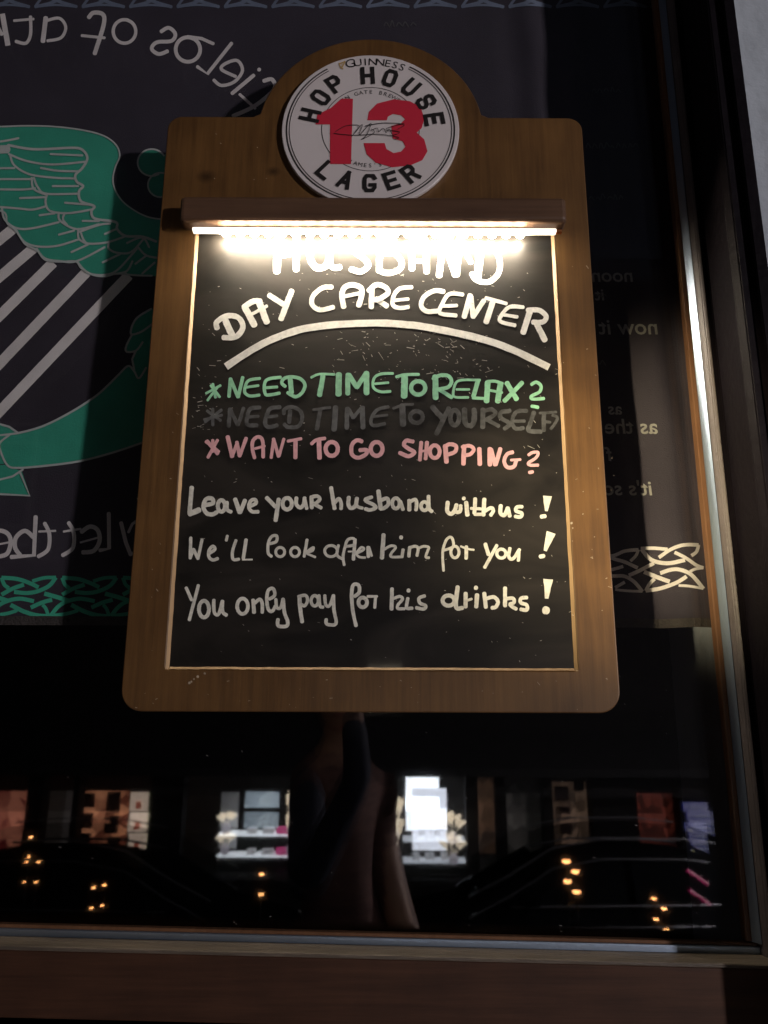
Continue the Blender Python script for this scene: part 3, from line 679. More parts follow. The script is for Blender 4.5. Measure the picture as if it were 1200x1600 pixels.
A = Ink(onb, 6.6667, (280, 750))
lines(A, [([(120, 602), (115, 815)], 34), ([(115, 810), (150, 720)], 32), ([(150, 722), (195, 820)], 34), ([(195, 820), (238, 622)], 32), ([(318, 762), (372, 722), (352, 690), (312, 730), (310, 800), (350, 833), (402, 818)], 34), ([(502, 582), (490, 630)], 30),
          ([(592, 628), (556, 740), (562, 825), (622, 825)], 32), ([(697, 622), (668, 815)], 38), ([(660, 830), (760, 828)], 18)])
A.frame((410, 750), 6.6667)
lines(A, [([(85, 662), (145, 640), (148, 582), (95, 590), (62, 660), (60, 760), (95, 795)], 32), ([(465, 622), (435, 798)], 32), ([(440, 762), (528, 702), (520, 738), (460, 760), (550, 803)], 26), ([(792, 680), (778, 780), (828, 820)], 30),
          ([(870, 692), (960, 672), (952, 612), (890, 622), (860, 700), (840, 800), (852, 885)], 30), ([(965, 620), (948, 828)], 36), ([(895, 745), (985, 745)], 18), ([(990, 762), (1058, 722), (1030, 702), (982, 760), (1005, 800), (1070, 808)], 26), ([(1100, 700), (1104, 800)], 36), ([(1110, 698), (1138, 790)], 26)])
A.ring((185, 750), 46, 48, 30); A.ring((340, 750), 46, 48, 30); A.ring((715, 740), 66, 58, 30)
A.frame((560, 750), 6.6643)
lines(A, [([(262, 570), (245, 812)], 44), ([(270, 722), (340, 685), (388, 702), (342, 765), (345, 800), (460, 800)], 28), ([(465, 725), (455, 800)], 34), ([(535, 700), (525, 795)], 36), ([(540, 702), (590, 690), (622, 712), (610, 788)], 32), ([(622, 712), (680, 690), (732, 702), (720, 740), (702, 800), (735, 810)], 28)])
A.dot(445, 597, 42)
A.frame((680, 750), 6)
lines(A, [([(80, 660), (165, 625), (165, 560), (140, 535), (100, 570), (70, 680), (78, 850)], 26), ([(292, 625), (290, 735)], 34), ([(240, 622), (300, 645), (362, 655)], 20), ([(470, 600), (500, 700)], 36), ([(578, 612), (465, 820)], 32), ([(700, 640), (690, 720), (730, 738), (790, 652)], 32), ([(785, 660), (780, 755)], 30)])
A.ring((185, 675), 38, 54, 28); A.ring((620, 690), 42, 42, 30)
A.stroke([(1088, 492), (1030, 665)], 90, w2=28, caps=False); A.stroke([(985, 718), (1018, 712)], 38)
A.make('chalk_writing', p_cream, board, "white line We'll look after him for you")

A = Ink(onb, 6.6667, (280, 750))
lines(A, [([(72, 1122), (130, 1250)], 34), ([(200, 1097), (105, 1458)], 34), ([(360, 1250), (365, 1375), (410, 1398), (450, 1262)], 36), ([(450, 1262), (452, 1370), (492, 1408)], 38), ([(770, 1250), (780, 1380)], 40), ([(790, 1282), (838, 1242), (865, 1290), (865, 1380)], 36)])
A.ring((258, 1345), 52, 86, 40); A.ring((660, 1315), 56, 80, 38)
A.frame((410, 750), 6.6667)
lines(A, [([(72, 1240), (128, 1200), (112, 1132), (62, 1150), (45, 1240), (62, 1345), (100, 1368), (138, 1310)], 36), ([(140, 1242), (150, 1328), (190, 1328), (213, 1242)], 34), ([(215, 1240), (230, 1380), (262, 1470), (250, 1522), (165, 1518), (162, 1452)], 38), ([(385, 1217), (395, 1350), (415, 1478)], 42), ([(375, 1215), (450, 1202), (470, 1258), (440, 1310), (400, 1292)], 34),
          ([(590, 1202), (600, 1310), (632, 1325)], 34), ([(650, 1202), (660, 1298), (700, 1308), (740, 1202)], 34), ([(740, 1202), (745, 1350), (768, 1468), (750, 1508), (670, 1500), (665, 1452)], 36), ([(960, 1212), (1008, 1170), (1003, 1098), (950, 1092), (930, 1180), (940, 1350), (975, 1518)], 38), ([(1095, 1212), (1195, 1212)], 28), ([(1178, 1222), (1170, 1330)], 32)])
A.ring((545, 1258), 38, 54, 34); A.ring((1045, 1275), 44, 50, 40)
A.frame((560, 750), 6.6643)
lines(A, [([(350, 1132), (345, 1345)], 40), ([(370, 1232), (430, 1212), (460, 1240), (412, 1300), (412, 1338), (480, 1340)], 32), ([(515, 1232), (502, 1328), (560, 1335)], 36), ([(690, 1207), (632, 1230), (640, 1280), (700, 1310), (680, 1343), (602, 1330)], 36)])
A.dot(522, 1150, 42)
A.frame((680, 750), 6)
lines(A, [([(210, 1002), (195, 1188), (255, 1200)], 40), ([(285, 1062), (285, 1190)], 38), ([(290, 1132), (342, 1115)], 24), ([(392, 1077), (385, 1190)], 40), ([(460, 1062), (475, 1193)], 38), ([(480, 1112), (550, 1097), (588, 1140), (570, 1188), (532, 1198)], 36), ([(655, 1012), (655, 1180)], 38), ([(670, 1112), (730, 1110), (738, 1150), (700, 1168), (760, 1210)], 34),
          ([(860, 1102), (805, 1110), (802, 1150), (858, 1172), (858, 1218), (802, 1212)], 34)])
A.ring((125, 1130), 55, 48, 38); A.dot(382, 1010, 40)
A.stroke([(1060, 930), (1045, 1112)], 90, w2=32, caps=False); A.dot(1040, 1220, 74)
A.make('chalk_writing', p_cream, board, 'white line You only pay for his drinks')

# chalk flecks and scratches
D = Ink(onb, 1, (0, 0), base=.0001, wob=.4)
def fleck(n, x0, x1, y0, y1, s=1.0):
    for _ in range(n):
        x = random.uniform(x0, x1); y = random.uniform(y0, y1); a = random.uniform(-.5, 1.2); l = random.expovariate(1 / 2.2) * s + .5
        l = min(l, 12); D.stroke([(x, y), (x + l * math.cos(a), y + l * math.sin(a))], random.uniform(.4, 1.1))
fleck(90, 520, 720, 515, 600, 1.2); fleck(25, 690, 760, 520, 605, 1.6); fleck(60, 320, 860, 410, 480, .6); fleck(110, 300, 870, 480, 760, .8); fleck(80, 275, 895, 740, 1040, .7)
fleck(30, 300, 340, 560, 680, 1.6)
D.make('chalk_flecks', paint('chalk_dust', (.45, .43, .38), .6), board, kind='stuff')
# wood flecks
onf = lambda px, py, off=0: at(px, py, YF - off)
D = Ink(onf, 1, (0, 0), base=.0002, wob=.4)
fleck(14, 205, 290, 600, 1100, .8); fleck(18, 890, 965, 650, 1100, .8); fleck(26, 200, 960, 1058, 1108, .7); fleck(5, 875, 930, 380, 640, .8); fleck(6, 280, 420, 200, 300, .3)
for (x, y) in ((893, 817), (895, 825), (911, 803), (309, 1057), (320, 1052), (303, 1061), (299, 1065), (296, 1067)):
    D.dot(x, y, random.uniform(2, 4.5))
D.make('paint_flecks', paint('pale_dirt', (.55, .45, .33), .5), sign, kind='stuff')

D = Ink(lambda px, py, off=0: at(px, py, -.0004 - off), 1, (0, 0), base=.0001, wob=.4)
fleck(16, 5, 1150, 1130, 1440, .5); fleck(14, 5, 1160, 1440, 1462, .6); fleck(8, 960, 1080, 980, 1150, .6)
D.make('water_spots', paint('dried_water_spots', (.30, .29, .28), .6), win, kind='stuff')
# ---- badge
badge = obj('badge', plate([arc(dc.x, dc.z, DR, 0, 355, 71)], YF - .006, YF - .0005, .001), M('ivory_badge_plastic', (.72, .67, .66), .35, coat=.6, coatr=.08, var=.05, vscale=6), sign)
YD = YF - .006
onD = lambda px, py, off=0: at(px, py, YD - off)
m_black = M('black_badge_print', (.02, .018, .018), .45)
m_red = M('red_badge_print', (.62, .03, .06), .45)
m_gold = M('gold_badge_print', (.50, .34, .12), .45)
def dpol(r, a, off=.0003): return Vector((dc.x + r * math.cos(R(a)), YD - off, dc.z + r * math.sin(R(a))))
def ringm(bm, r0, r1, a0, a1, off=.0003, n=90):
    p = [(bm.verts.new(dpol(r0, a0 + (a1 - a0) * i / n, off)), bm.verts.new(dpol(r1, a0 + (a1 - a0) * i / n, off))) for i in range(n + 1)]
    for i in range(n): bm.faces.new((p[i][0], p[i][1], p[i + 1][1], p[i + 1][0]))
bm = bmesh.new()
ga, gb = 62, 122
ringm(bm, DR * .935, DR * .952, gb, 360 + ga); ringm(bm, DR * .908, DR * .918, gb, 360 + ga); ringm(bm, DR * .545, DR * .553, 0, 360)
obj('badge_ring_print', bm, m_black, badge)
I = Ink(onD, 4.2857, (440, 80), base=.0005, wob=0)
I.poly([(478, 318), (400, 318), (330, 380), (285, 402), (240, 425), (228, 490), (325, 490), (325, 755), (465, 755)], smooth=False)
I.poly([(575, 462), (585, 405), (640, 350), (750, 322), (860, 335), (930, 375), (957, 450), (938, 515), (905, 545), (955, 590), (977, 670), (942, 730), (860, 765), (740, 777), (630, 745), (570, 690), (550, 615),
        (690, 615), (702, 655), (750, 682), (800, 672), (830, 640), (812, 603), (745, 585), (735, 500), (800, 482), (828, 455), (800, 428), (745, 420), (712, 438), (705, 462)], smooth=False)
I.make('numeral_print', m_red, badge, 'red number 13')
# block capitals built from bars
GL = {'H': [[(0, 0), (0, 1)], [(1, 0), (1, 1)], [(0, .5), (1, .5)]],
      'O': [[(0, .2), (0, .8), (.2, 1), (.8, 1), (1, .8), (1, .2), (.8, 0), (.2, 0), (0, .2), (0, .5)]],
      'P': [[(0, 0), (0, 1)], [(0, 1), (.8, 1), (1, .85), (1, .6), (.8, .45), (0, .45)]],
      'U': [[(0, 1), (0, .2), (.2, 0), (.8, 0), (1, .2), (1, 1)]],
      'S': [[(1, .75), (1, .85), (.8, 1), (.2, 1), (0, .85), (0, .68), (.2, .55), (.8, .45), (1, .3), (1, .15), (.8, 0), (.2, 0), (0, .15), (0, .28)]],
      'E': [[(0, 0), (0, 1)], [(0, 1), (1, 1)], [(0, .5), (.85, .5)], [(0, 0), (1, 0)]],
      'L': [[(0, 1), (0, 0)], [(0, 0), (1, 0)]],
      'A': [[(0, 0), (.5, 1)], [(.5, 1), (1, 0)], [(.2, .3), (.8, .3)]],
      'G': [[(1, .84), (.84, 1), (.2, 1), (0, .8), (0, .2), (.2, 0), (.8, 0), (1, .2), (1, .38), (.6, .38)]],
      'R': [[(0, 0), (0, 1)], [(0, 1), (.8, 1), (1, .85), (1, .65), (.8, .5), (0, .5)], [(.6, .5), (1, 0)]]}
cnt = 0
def bar(bm, pts, wd, f, off):
    """polyline with mitred square ends"""
    P = [Vector(p) for p in pts]; m = len(P); Ls = []; Rs = []
    for i, p in enumerate(P):
        t0 = (P[i] - P[i - 1]).normalized() if i else None; t1 = (P[i + 1] - P[i]).normalized() if i < m - 1 else None
        if t0 is None: t, s, q = t1, 1, p - t1 * wd / 2
        elif t1 is None: t, s, q = t0, 1, p + t0 * wd / 2
        else:
            t = (t0 + t1).normalized(); s = 1 / max(t.dot(t0), .5); q = p
        n_ = Vector((-t.y, t.x)) * wd / 2 * s
        Ls.append(q + n_); Rs.append(q - n_)
    lv = [bm.verts.new(f(q, off + i * 1e-6)) for i, q in enumerate(Ls)]; rv = [bm.verts.new(f(q, off + i * 1e-6)) for i, q in enumerate(Rs)]
    for i in range(m - 1): bm.faces.new((lv[i], lv[i + 1], rv[i + 1], rv[i]))
LH = (at(577, 0, 0) - at(577, 0, 0)).length
hgt = DR * .225
def letter(chh, cx, cy, inward=False, sc=1.0):
    global cnt
    p = onD(440 + cx / 4.2857, 80 + cy / 4.2857)
    a = math.atan2(p.z - dc.z, p.x - dc.x)
    up = Vector((math.cos(a), math.sin(a))) * (-1 if inward else 1); rt = Vector((up.y, -up.x))
    h, wd_, s = hgt * sc * .84, hgt * sc * .50, hgt * .205 * sc
    bm = bmesh.new()
    for st in GL[chh]:
        cnt += 1
        bar(bm, [((x - .5) * wd_, (y - .5) * h) for x, y in st], s, lambda q, o_: Vector((p.x, YD - o_, p.z)) + Vector((rt.x * q.x + up.x * q.y, 0, rt.y * q.x + up.y * q.y)), .0008 + (cnt % 4) * .00004)
    obj('printed_letter', bm, m_black, badge)
for chh, x, y in (('H', 192, 432), ('O', 262, 312), ('P', 358, 222), ('H', 577, 166), ('O', 727, 183), ('U', 866, 245), ('S', 968, 342), ('E', 1022, 458)): letter(chh, x, y)
for chh, x, y in (('L', 298, 800), ('A', 430, 862), ('G', 590, 886), ('E', 735, 868), ('R', 862, 822)): letter(chh, x, y, True, .98)
def arc_text(body, r, amid, step, size, mat, inward=False, bold=0, off=.0004, rad_scale=1.0, name='small_lettering_print'):
    bmm = bmesh.new(); n = len(body)
    for i, c_ in enumerate(body):
        if c_ == ' ': continue
        a = R(amid + ((n - 1) / 2 - i) * step * (-1 if inward else 1))
        up = Vector((math.cos(a), math.sin(a))) * (-1 if inward else 1); rt = Vector((up.y, -up.x))
        me = text_mesh(c_, size * (1.2 if (i == 0 and body == 'GUINNESS') else 1), bold)
        for v in me.vertices:
            q = v.co.copy(); v.co = Vector((dc.x + r * math.cos(a) + rt.x * q.x + up.x * q.y * rad_scale, YD - off, dc.z + r * math.sin(a) + rt.y * q.x + up.y * q.y * rad_scale))
        bmm.from_mesh(me); bpy.data.meshes.remove(me)
    return obj(name, bmm, mat, badge)
arc_text('GUINNESS', DR * .855, 86, 5.5, DR * .150, m_black, rad_scale=.9)
arc_text('OPEN GATE BREWERY', DR * .465, 90, 6.6, DR * .072, m_black)
arc_text("ST JAMES'S GATE", DR * .505, 270, 6.6, DR * .072, m_black, inward=True)
I = Ink(onD, 4.2857, (440, 80), base=.0005, wob=.1)
for p in ([(385, 80), (400, 112), (425, 70)], [(392, 82), (425, 68)], [(400, 112), (412, 118)]): I.stroke(p, 7)
for k_ in range(3): I.stroke([(398 + k_ * 7, 80 - k_ * 3), (405 + k_ * 4, 104 - k_ * 6)], 2)
I.make('harp_emblem_print', m_gold, badge)
I = Ink(onD, 4.2857, (440, 80), base=.0011, wob=.2)
for p in ([(360, 540), (430, 500), (520, 500), (470, 570), (540, 490), (520, 560), (560, 520)], [(560, 520), (600, 482), (570, 560), (535, 592), (620, 545), (600, 520)], [(600, 530), (640, 515), (650, 540), (680, 515), (700, 545), (720, 520), (745, 560), (790, 540), (700, 520), (820, 482)], [(350, 550), (480, 562), (640, 555), (780, 575), (760, 590)], [(560, 500), (680, 480), (820, 490), (780, 520)]):
    I.stroke(p, 4)
I.make('signature_print', m_black, badge)

# ---- lamp shelf and LED strip
sL, sR = at(280, 325, -.042).x, at(886, 325, -.042).x
sZ1, sZ0 = at(580, 306, -.042).z, at(580, 344, -.042).z
m_shelf = wood('shelf_wood', (.075, .040, .024), (.145, .080, .046), .5, horizontal=True)
obj('lamp_shelf', BX(sL, sR, -.042, YF - .0002, sZ0, sZ1, bev=.005), m_shelf, sign, label='wooden pelmet over the light strip')
YL = -.0277
lz = sZ0 - .001
lL, lR = at(302, 353, YL).x, at(868, 353, YL).x
m_bar = M('lit_diffuser', (.9, .88, .82), .4, emit=(1, .90, .74), es=1.7)
strip = obj('light_strip', BX(lL, lR, YL - .0035, YL + .0035, lz - .0045, lz - .0005, bev=.0008), m_bar, sign, label='long warm white LED strip under the pelmet')
m_led = M('lit_led', (1, 1, 1), .4, emit=(1, .86, .66), es=LED_L)
ledx0, ledx1 = at(354, 353, YL).x, at(812, 353, YL).x
bm = bmesh.new(); bmesh.ops.create_uvsphere(bm, u_segments=12, v_segments=8, radius=.0050)
for v in bm.verts: v.co.z *= .8
led_me = bpy.data.meshes.new('led'); bm.to_mesh(led_me); bm.free(); led_me.materials.append(m_led)
for p in led_me.polygons: p.use_smooth = True
NL = 22
for i in range(NL):
    o = bpy.data.objects.new('led', led_me); C.objects.link(o); o.parent = strip
    o.location = Vector((ledx0 + (ledx1 - ledx0) * i / (NL - 1), YL, lz - .0058)) - rootpos(sign)
obj('wire_end', BX(lR - .001, lR + .006, YL - .002, YL + .002, lz - .004, lz - .001), M('copper_wire', (.8, .35, .15), .35, metal=1), sign)

# ------------------------------------------------------------------ unseen street lamp added on the far right: lights the sign and throws its shadow on the banner
def emis(name, col, s): return M(name, (.8, .8, .8), .4, emit=col, es=s)
lp = thing('added_street_lamp', (LAMP_POS.x, LAMP_POS.y, 0), 'black lamp post added out of view to light the sign from the street', 'street lamp')
m_iron = M('black_iron', (.02, .02, .022), .4, metal=.6, bump=.2, bscale=90)
obj('post', TB([(LAMP_POS.x, LAMP_POS.y, 0), (LAMP_POS.x, LAMP_POS.y, .5), (LAMP_POS.x, LAMP_POS.y, LAMP_POS.z - .25)], [.09, .06, .045], 12), m_iron, lp, smooth=True)
obj('lantern_roof', TB([(LAMP_POS.x, LAMP_POS.y, LAMP_POS.z + .16), (LAMP_POS.x, LAMP_POS.y, LAMP_POS.z + .30)], [.22, .03], 8), m_iron, lp)
bm = bmesh.new()
for a in range(4):
    x = LAMP_POS.x + .13 * math.cos(R(45 + 90 * a)); y = LAMP_POS.y + .13 * math.sin(R(45 + 90 * a)); tube(bm, [(x, y, LAMP_POS.z - .2), (x * 1, y, LAMP_POS.z + .17)], .008, 6)
obj('lantern_frame', bm, m_iron, lp)
ld = bpy.data.lights.new('lamp_light', 'POINT'); ld.energy = LAMP_W; ld.color = (1, .91, .93); ld.shadow_soft_size = .12
lo_ = bpy.data.objects.new('lamp_light', ld); C.objects.link(lo_); lo_.parent = lp; lo_.location = (0, 0, LAMP_POS.z)

# unseen spotlight added on the left to make the light patch on the banner
sp = Vector((-1.55, -2.25, 2.15)); tgt = Vector((.305, .05, ban(1020, 765).z))
sl = thing('spotlight', (sp.x, sp.y, 1.04), 'small black spotlight on a stake, added out of view to light the banner', 'spotlight')
obj('stake', TB([(sp.x, sp.y, 1.04), (sp.x, sp.y, sp.z - .06)], .012, 8), m_iron, sl)
dr = (tgt - sp).normalized()
bm = bmesh.new(); n_ = 20
a_ = dr.cross(Vector((0, 0, 1))).normalized(); b_ = dr.cross(a_)
rings = [[bm.verts.new(sp + dr * d + (a_ * math.cos(k * 2 * math.pi / n_) + b_ * math.sin(k * 2 * math.pi / n_)) * r_) for k in range(n_)] for d, r_ in ((-.08, .02), (-.07, .045), (.04, .05), (.04, .046), (-.05, .04))]
for i in range(4):
    for k in range(n_): bm.faces.new((rings[i][k], rings[i][(k + 1) % n_], rings[i + 1][(k + 1) % n_], rings[i + 1][k]))
bm.faces.new(rings[0]); obj('housing', bm, m_iron, sl)
sd = bpy.data.lights.new('spot_light', 'SPOT'); sd.energy = 640; sd.color = (1, .82, .50); sd.spot_size = R(7.5); sd.spot_blend = .9; sd.shadow_soft_size = .035
so = bpy.data.objects.new('spot_light', sd); C.objects.link(so); so.parent = sl; so.location = sp - rootpos(sl); so.rotation_euler = dr.to_track_quat('-Z', 'Y').to_euler()

# ------------------------------------------------------------------ shops across the street, seen only mirrored in the glass
DF = 10.0      # distance of the shop fronts from the glass
def RX(px, py=1260, D=DF): return refl(px, py, D).x
def RZ(py, px=600, D=DF): return refl(px, py, D).z
def panel(name, px0, px1, py0, py1, D, mat, parent, label=None, th=.03, bev=0):
    p0 = refl(px0, (py0 + py1) / 2, D); p1 = refl(px1, (py0 + py1) / 2, D)
    return obj(name, BX(min(p0.x, p1.x), max(p0.x, p1.x), -D - th, -D, RZ(py1, (px0 + px1) / 2, D), RZ(py0, (px0 + px1) / 2, D), bev=bev), mat, parent, label)
shop = thing('shop_building', (0, -DF - 2, .13), 'dark terraced shop building across the street, mirrored in the glass', 'building')
m_in = M('dim_shop_interior', (.10, .09, .085), .9, var=.3)
top = 9.0
# openings (pixel columns) in the ground floor front
ops = [(-130, 40), (64, 112), (121, 234), (285, 470), (588, 728), (747, 776), (790, 850), (862, 925), (996, 1062)]
zo0, zo1 = RZ(1342), RZ(1207)
xs = []
prev = 14.0
spans = sorted([(RX(b), RX(a)) if RX(b) < RX(a) else (RX(a), RX(b)) for a, b in ops])
cur = -14.0
bm = bmesh.new()
for a, b in spans:
    box(bm, cur, a, -DF - .25, -DF, .13, 3.0); cur = b
box(bm, cur, 14, -DF - .25, -DF, .13, 3.0)
obj('pier', bm, m_facade, shop, kind='stuff')
obj('plinth', BX(-14, 14, -DF - .26, -DF + .01, .132, zo0), m_facade, shop)
obj('upper_wall', BX(-14, 14, -DF - .25, -DF - .001, zo1, top), m_facade, shop)
obj('back_wall', BX(-14, 14, -DF - 2.2, -DF - 2.0, .13, top), m_in, shop)
obj('roof', BX(-14.2, 14.2, -DF - 2.3, -DF + .1, top, top + .3), m_facade, shop)
obj('shop_floor', BX(-14, 14, -DF - 2, -DF - .26, zo0 - .06, zo0 - .02), m_in, shop)
m_awn = M('dark_awning', (.02, .02, .022), .8)
bm = bmesh.new()
for (z, y) in ((zo1 + .05, -DF + .9), (zo1 + .75, -DF)):
    pass
v = [bm.verts.new(c) for c in ((-14, -DF + .8, zo1 + .12), (14, -DF + .8, zo1 + .12), (14, -DF, zo1 + .8), (-14, -DF, zo1 + .8), (-14, -DF + .8, zo1 + .02), (14, -DF + .8, zo1 + .02), (14, -DF, zo1 + .7), (-14, -DF, zo1 + .7))]
for f in ((0, 1, 2, 3), (4, 7, 6, 5), (0, 4, 5, 1), (3, 2, 6, 7), (0, 3, 7, 4), (1, 5, 6, 2)): bm.faces.new([v[i] for i in f])
aw = thing('awning', (0, -DF, zo1), 'long dark awning over the shop fronts across the street', 'awning'); obj('canopy', bm, m_awn, aw)
# upstairs windows
for i in range(9):
    x = -11 + i * 2.7
    f = obj('window', BX(x - .5, x + .5, -DF - .002, -DF + .03, 5.0, 6.6), m_frame, shop); obj('pane', BX(x - .44, x + .44, -DF + .031, -DF + .036, 5.06, 6.54), M('dark_pane', (.02, .025, .03), .1), f) if i == 0 else obj('pane', BX(x - .44, x + .44, -DF + .031, -DF + .036, 5.06, 6.54), bpy.data.materials['dark_pane'], f)
# things inside the openings; their shop light is put in as emission
G = 10.0
def E(name, col, s): return emis(name, col, s)
def EP(name, c1, c2, s, scale=9, stretch=(1, 1, 1)):
    m = bpy.data.materials.new(name); m.use_nodes = True; t = m.node_tree; N = t.nodes; L = t.links; b = N['Principled BSDF']
    tc = N.new('ShaderNodeTexCoord'); mp = N.new('ShaderNodeMapping'); mp.inputs['Scale'].default_value = stretch; v = N.new('ShaderNodeTexVoronoi'); v.inputs['Scale'].default_value = scale
    n = N.new('ShaderNodeTexNoise'); n.inputs['Scale'].default_value = scale * .7; n.inputs['Detail'].default_value = 5
    L.new(tc.outputs['Object'], mp.inputs[0]); L.new(mp.outputs[0], v.inputs['Vector']); L.new(mp.outputs[0], n.inputs['Vector'])
    r = N.new('ShaderNodeValToRGB'); r.color_ramp.elements[0].color = (*c1, 1); r.color_ramp.elements[1].color = (*c2, 1); r.color_ramp.elements[0].position = .38; r.color_ramp.elements[1].position = .66
    mx = N.new('ShaderNodeMix'); mx.inputs[0].default_value = .5; sp = N.new('ShaderNodeSeparateColor'); L.new(v.outputs['Color'], sp.inputs[0]); L.new(sp.outputs[0], mx.inputs[2]); L.new(n.outputs[0], mx.inputs[3])
    L.new(mx.outputs[0], r.inputs[0]); L.new(r.outputs[0], b.inputs['Emission Color']); L.new(r.outputs[0], b.inputs['Base Color']); b.inputs['Emission Strength'].default_value = s
    return m
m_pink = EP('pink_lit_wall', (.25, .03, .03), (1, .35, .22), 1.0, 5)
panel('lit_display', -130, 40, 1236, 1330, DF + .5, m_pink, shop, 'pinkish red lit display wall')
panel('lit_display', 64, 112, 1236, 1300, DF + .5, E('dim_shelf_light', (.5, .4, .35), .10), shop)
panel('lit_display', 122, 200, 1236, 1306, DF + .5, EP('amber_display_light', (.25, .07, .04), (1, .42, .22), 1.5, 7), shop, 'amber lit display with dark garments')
m_dk = M('dark_goods', (.06, .03, .03), .8)
for x0, x1, y0, y1 in ((126, 146, 1240, 1262), (166, 186, 1238, 1270), (124, 142, 1270, 1304), (170, 188, 1276, 1304), (150, 164, 1296, 1306)):
    panel('garment', x0, x1, y0, y1, DF + .4, m_dk, shop, th=.06, bev=.01)
for y0, y1 in ((1238, 1268), (1270, 1305)):
    po = panel('poster', 203, 231, y0, y1, DF + .3, E('poster_paper_light', (1, .78, .62), 2.2), shop, 'pale glowing poster with a small red figure')  # poster paper glows in place of shop light
    panel('poster_figure', 212, 220, y0 + 14, y1 - 4, DF + .27, E('poster_red', (1, .2, .1), 1.0), shop, th=.005)
panel('green_edge_light', 233, 236, 1237, 1305, DF + .3, E('green_edge', (.4, .9, .1), .8), shop)
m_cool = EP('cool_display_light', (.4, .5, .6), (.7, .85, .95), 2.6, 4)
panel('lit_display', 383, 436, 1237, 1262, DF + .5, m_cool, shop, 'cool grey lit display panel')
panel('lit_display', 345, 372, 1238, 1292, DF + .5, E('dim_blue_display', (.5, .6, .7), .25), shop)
panel('counter', 341, 470, 1303, 1307, DF + .2, E('lit_counter_edge', (.85, .92, 1), 6), shop, 'bright white counter edge', th=.3)
panel('counter_front', 341, 470, 1308, 1330, DF + .22, M('dark_counter', (.03, .035, .035), .3), shop, th=.25)
m_wh = E('glowing_white_box', (.9, .92, 1), 2)  # boxes glow in place of the shop light falling on them
for x0, x1 in ((386, 400), (410, 428)): 
    o = panel('gift_box', x0, x1, 1294, 1303, DF + .15, m_wh, None, th=.12, bev=.015); tag(o, 'small white gift box on the lit counter ' + ('beside the tall dark display' if x0 == 386 else 'beside the magenta box'), 'box', 'gift boxes on the shop counter')
o = panel('glowing_magenta_box', 431, 452, 1293, 1304, DF + .1, E('glowing_magenta_box', (1, .03, .35), 2.6), None, th=.15, bev=.03); tag(o, 'magenta box on the lit shop counter', 'box')  # emission stands in for shop light on this box
# bright white window on the right
panel('lit_display', 634, 686, 1208, 1266, DF + .5, E('white_window_light', (.86, .93, 1), 12), shop, 'brilliant white lit shop window')
panel('lit_display', 644, 698, 1232, 1296, DF + .3, E('white_window_light', (.86, .93, 1), 8) if False else E('white_screen_light', (.80, .86, 1), 8), shop, 'white lit screen in the shop window')
panel('counter', 630, 728, 1312, 1316, DF + .2, E('lit_counter_edge_blue', (.8, .88, 1), 3.5), shop, th=.3)
panel('counter_front', 630, 728, 1317, 1332, DF + .22, bpy.data.materials['dark_counter'], shop, th=.25)
for x0, x1 in ((644, 656), (664, 678), (688, 700)):
    o = panel('glass_jar', x0, x1, 1300, 1311, DF + .15, E('jar_%d' % x0, (.8, .85, .95), 1.8), None, th=.1, bev=.02); tag(o, 'small pale jar under the brilliant white shop window, ' + {644: 'nearest the tall bouquet', 664: 'middle one of three', 688: 'nearest the low bouquet'}[x0], 'jar', 'jars under the white window')  # jars brightened by emission, not lit by a lamp
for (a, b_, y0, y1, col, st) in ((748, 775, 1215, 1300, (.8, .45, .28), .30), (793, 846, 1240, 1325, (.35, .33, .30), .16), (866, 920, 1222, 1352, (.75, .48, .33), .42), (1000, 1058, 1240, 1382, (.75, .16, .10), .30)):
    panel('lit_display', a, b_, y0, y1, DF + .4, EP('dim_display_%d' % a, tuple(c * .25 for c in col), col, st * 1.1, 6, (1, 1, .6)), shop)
for (px, py, r_) in ((878, 1240, 11), (905, 1228, 8), (884, 1262, 9), (900, 1300, 14), (873, 1320, 8)):
    panel('goods', px - r_, px + r_, py - r_, py + r_, DF + .3, m_dk, shop, th=.05, bev=.02)
# blue sign
bs = thing('blue_sign', refl(1100, 1300, 8.5), 'small blue illuminated sign with white stripes, mirrored low at the right', 'sign')
for i, (x0, x1, y0, y1) in enumerate(((1068, 1106, 1254, 1268), (1074, 1122, 1268, 1282), (1078, 1128, 1282, 1308))):
    panel('sign_panel', x0, x1, y0, y1, 8.5, E('blue_sign_light_%d' % i, (.01, .04, .60), .8), bs, th=.04)
for (x0, x1, y0) in ((1078, 1100, 1261), (1086, 1118, 1275), (1082, 1126, 1287), (1090, 1127, 1294), (1096, 1126, 1301)):
    panel('white_stripe', x0, x1, y0, y0 + 2.2, 8.44, E('stripe_light_%d%d' % (x0, y0), (.5, .65, 1), .5), bs, th=.01)
for (x0, x1, y0) in ((1074, 1086, 1296), (1090, 1104, 1308)):
    panel('yellow_stripe', x0, x1, y0, y0 + 5, 8.44, E('yellow_light_%d' % x0, (.8, .8, .1), .9), bs, th=.01)
# magenta neon tube
nn = thing('neon_tube', refl(1090, 1370, 5.0), 'short magenta neon tube slanting down below the blue sign', 'neon tube')
obj('glass_tube', TB([refl(1074, 1360, 5), refl(1086, 1368, 5), refl(1106, 1382, 5)], .012, 8), E('magenta_neon', (1, .02, .25), 1.2), nn)
q_ = refl(1086, 1368, 5); obj('tube_holder', TB([q_, (q_.x, q_.y, 0)], .01, 6), m_iron, nn)

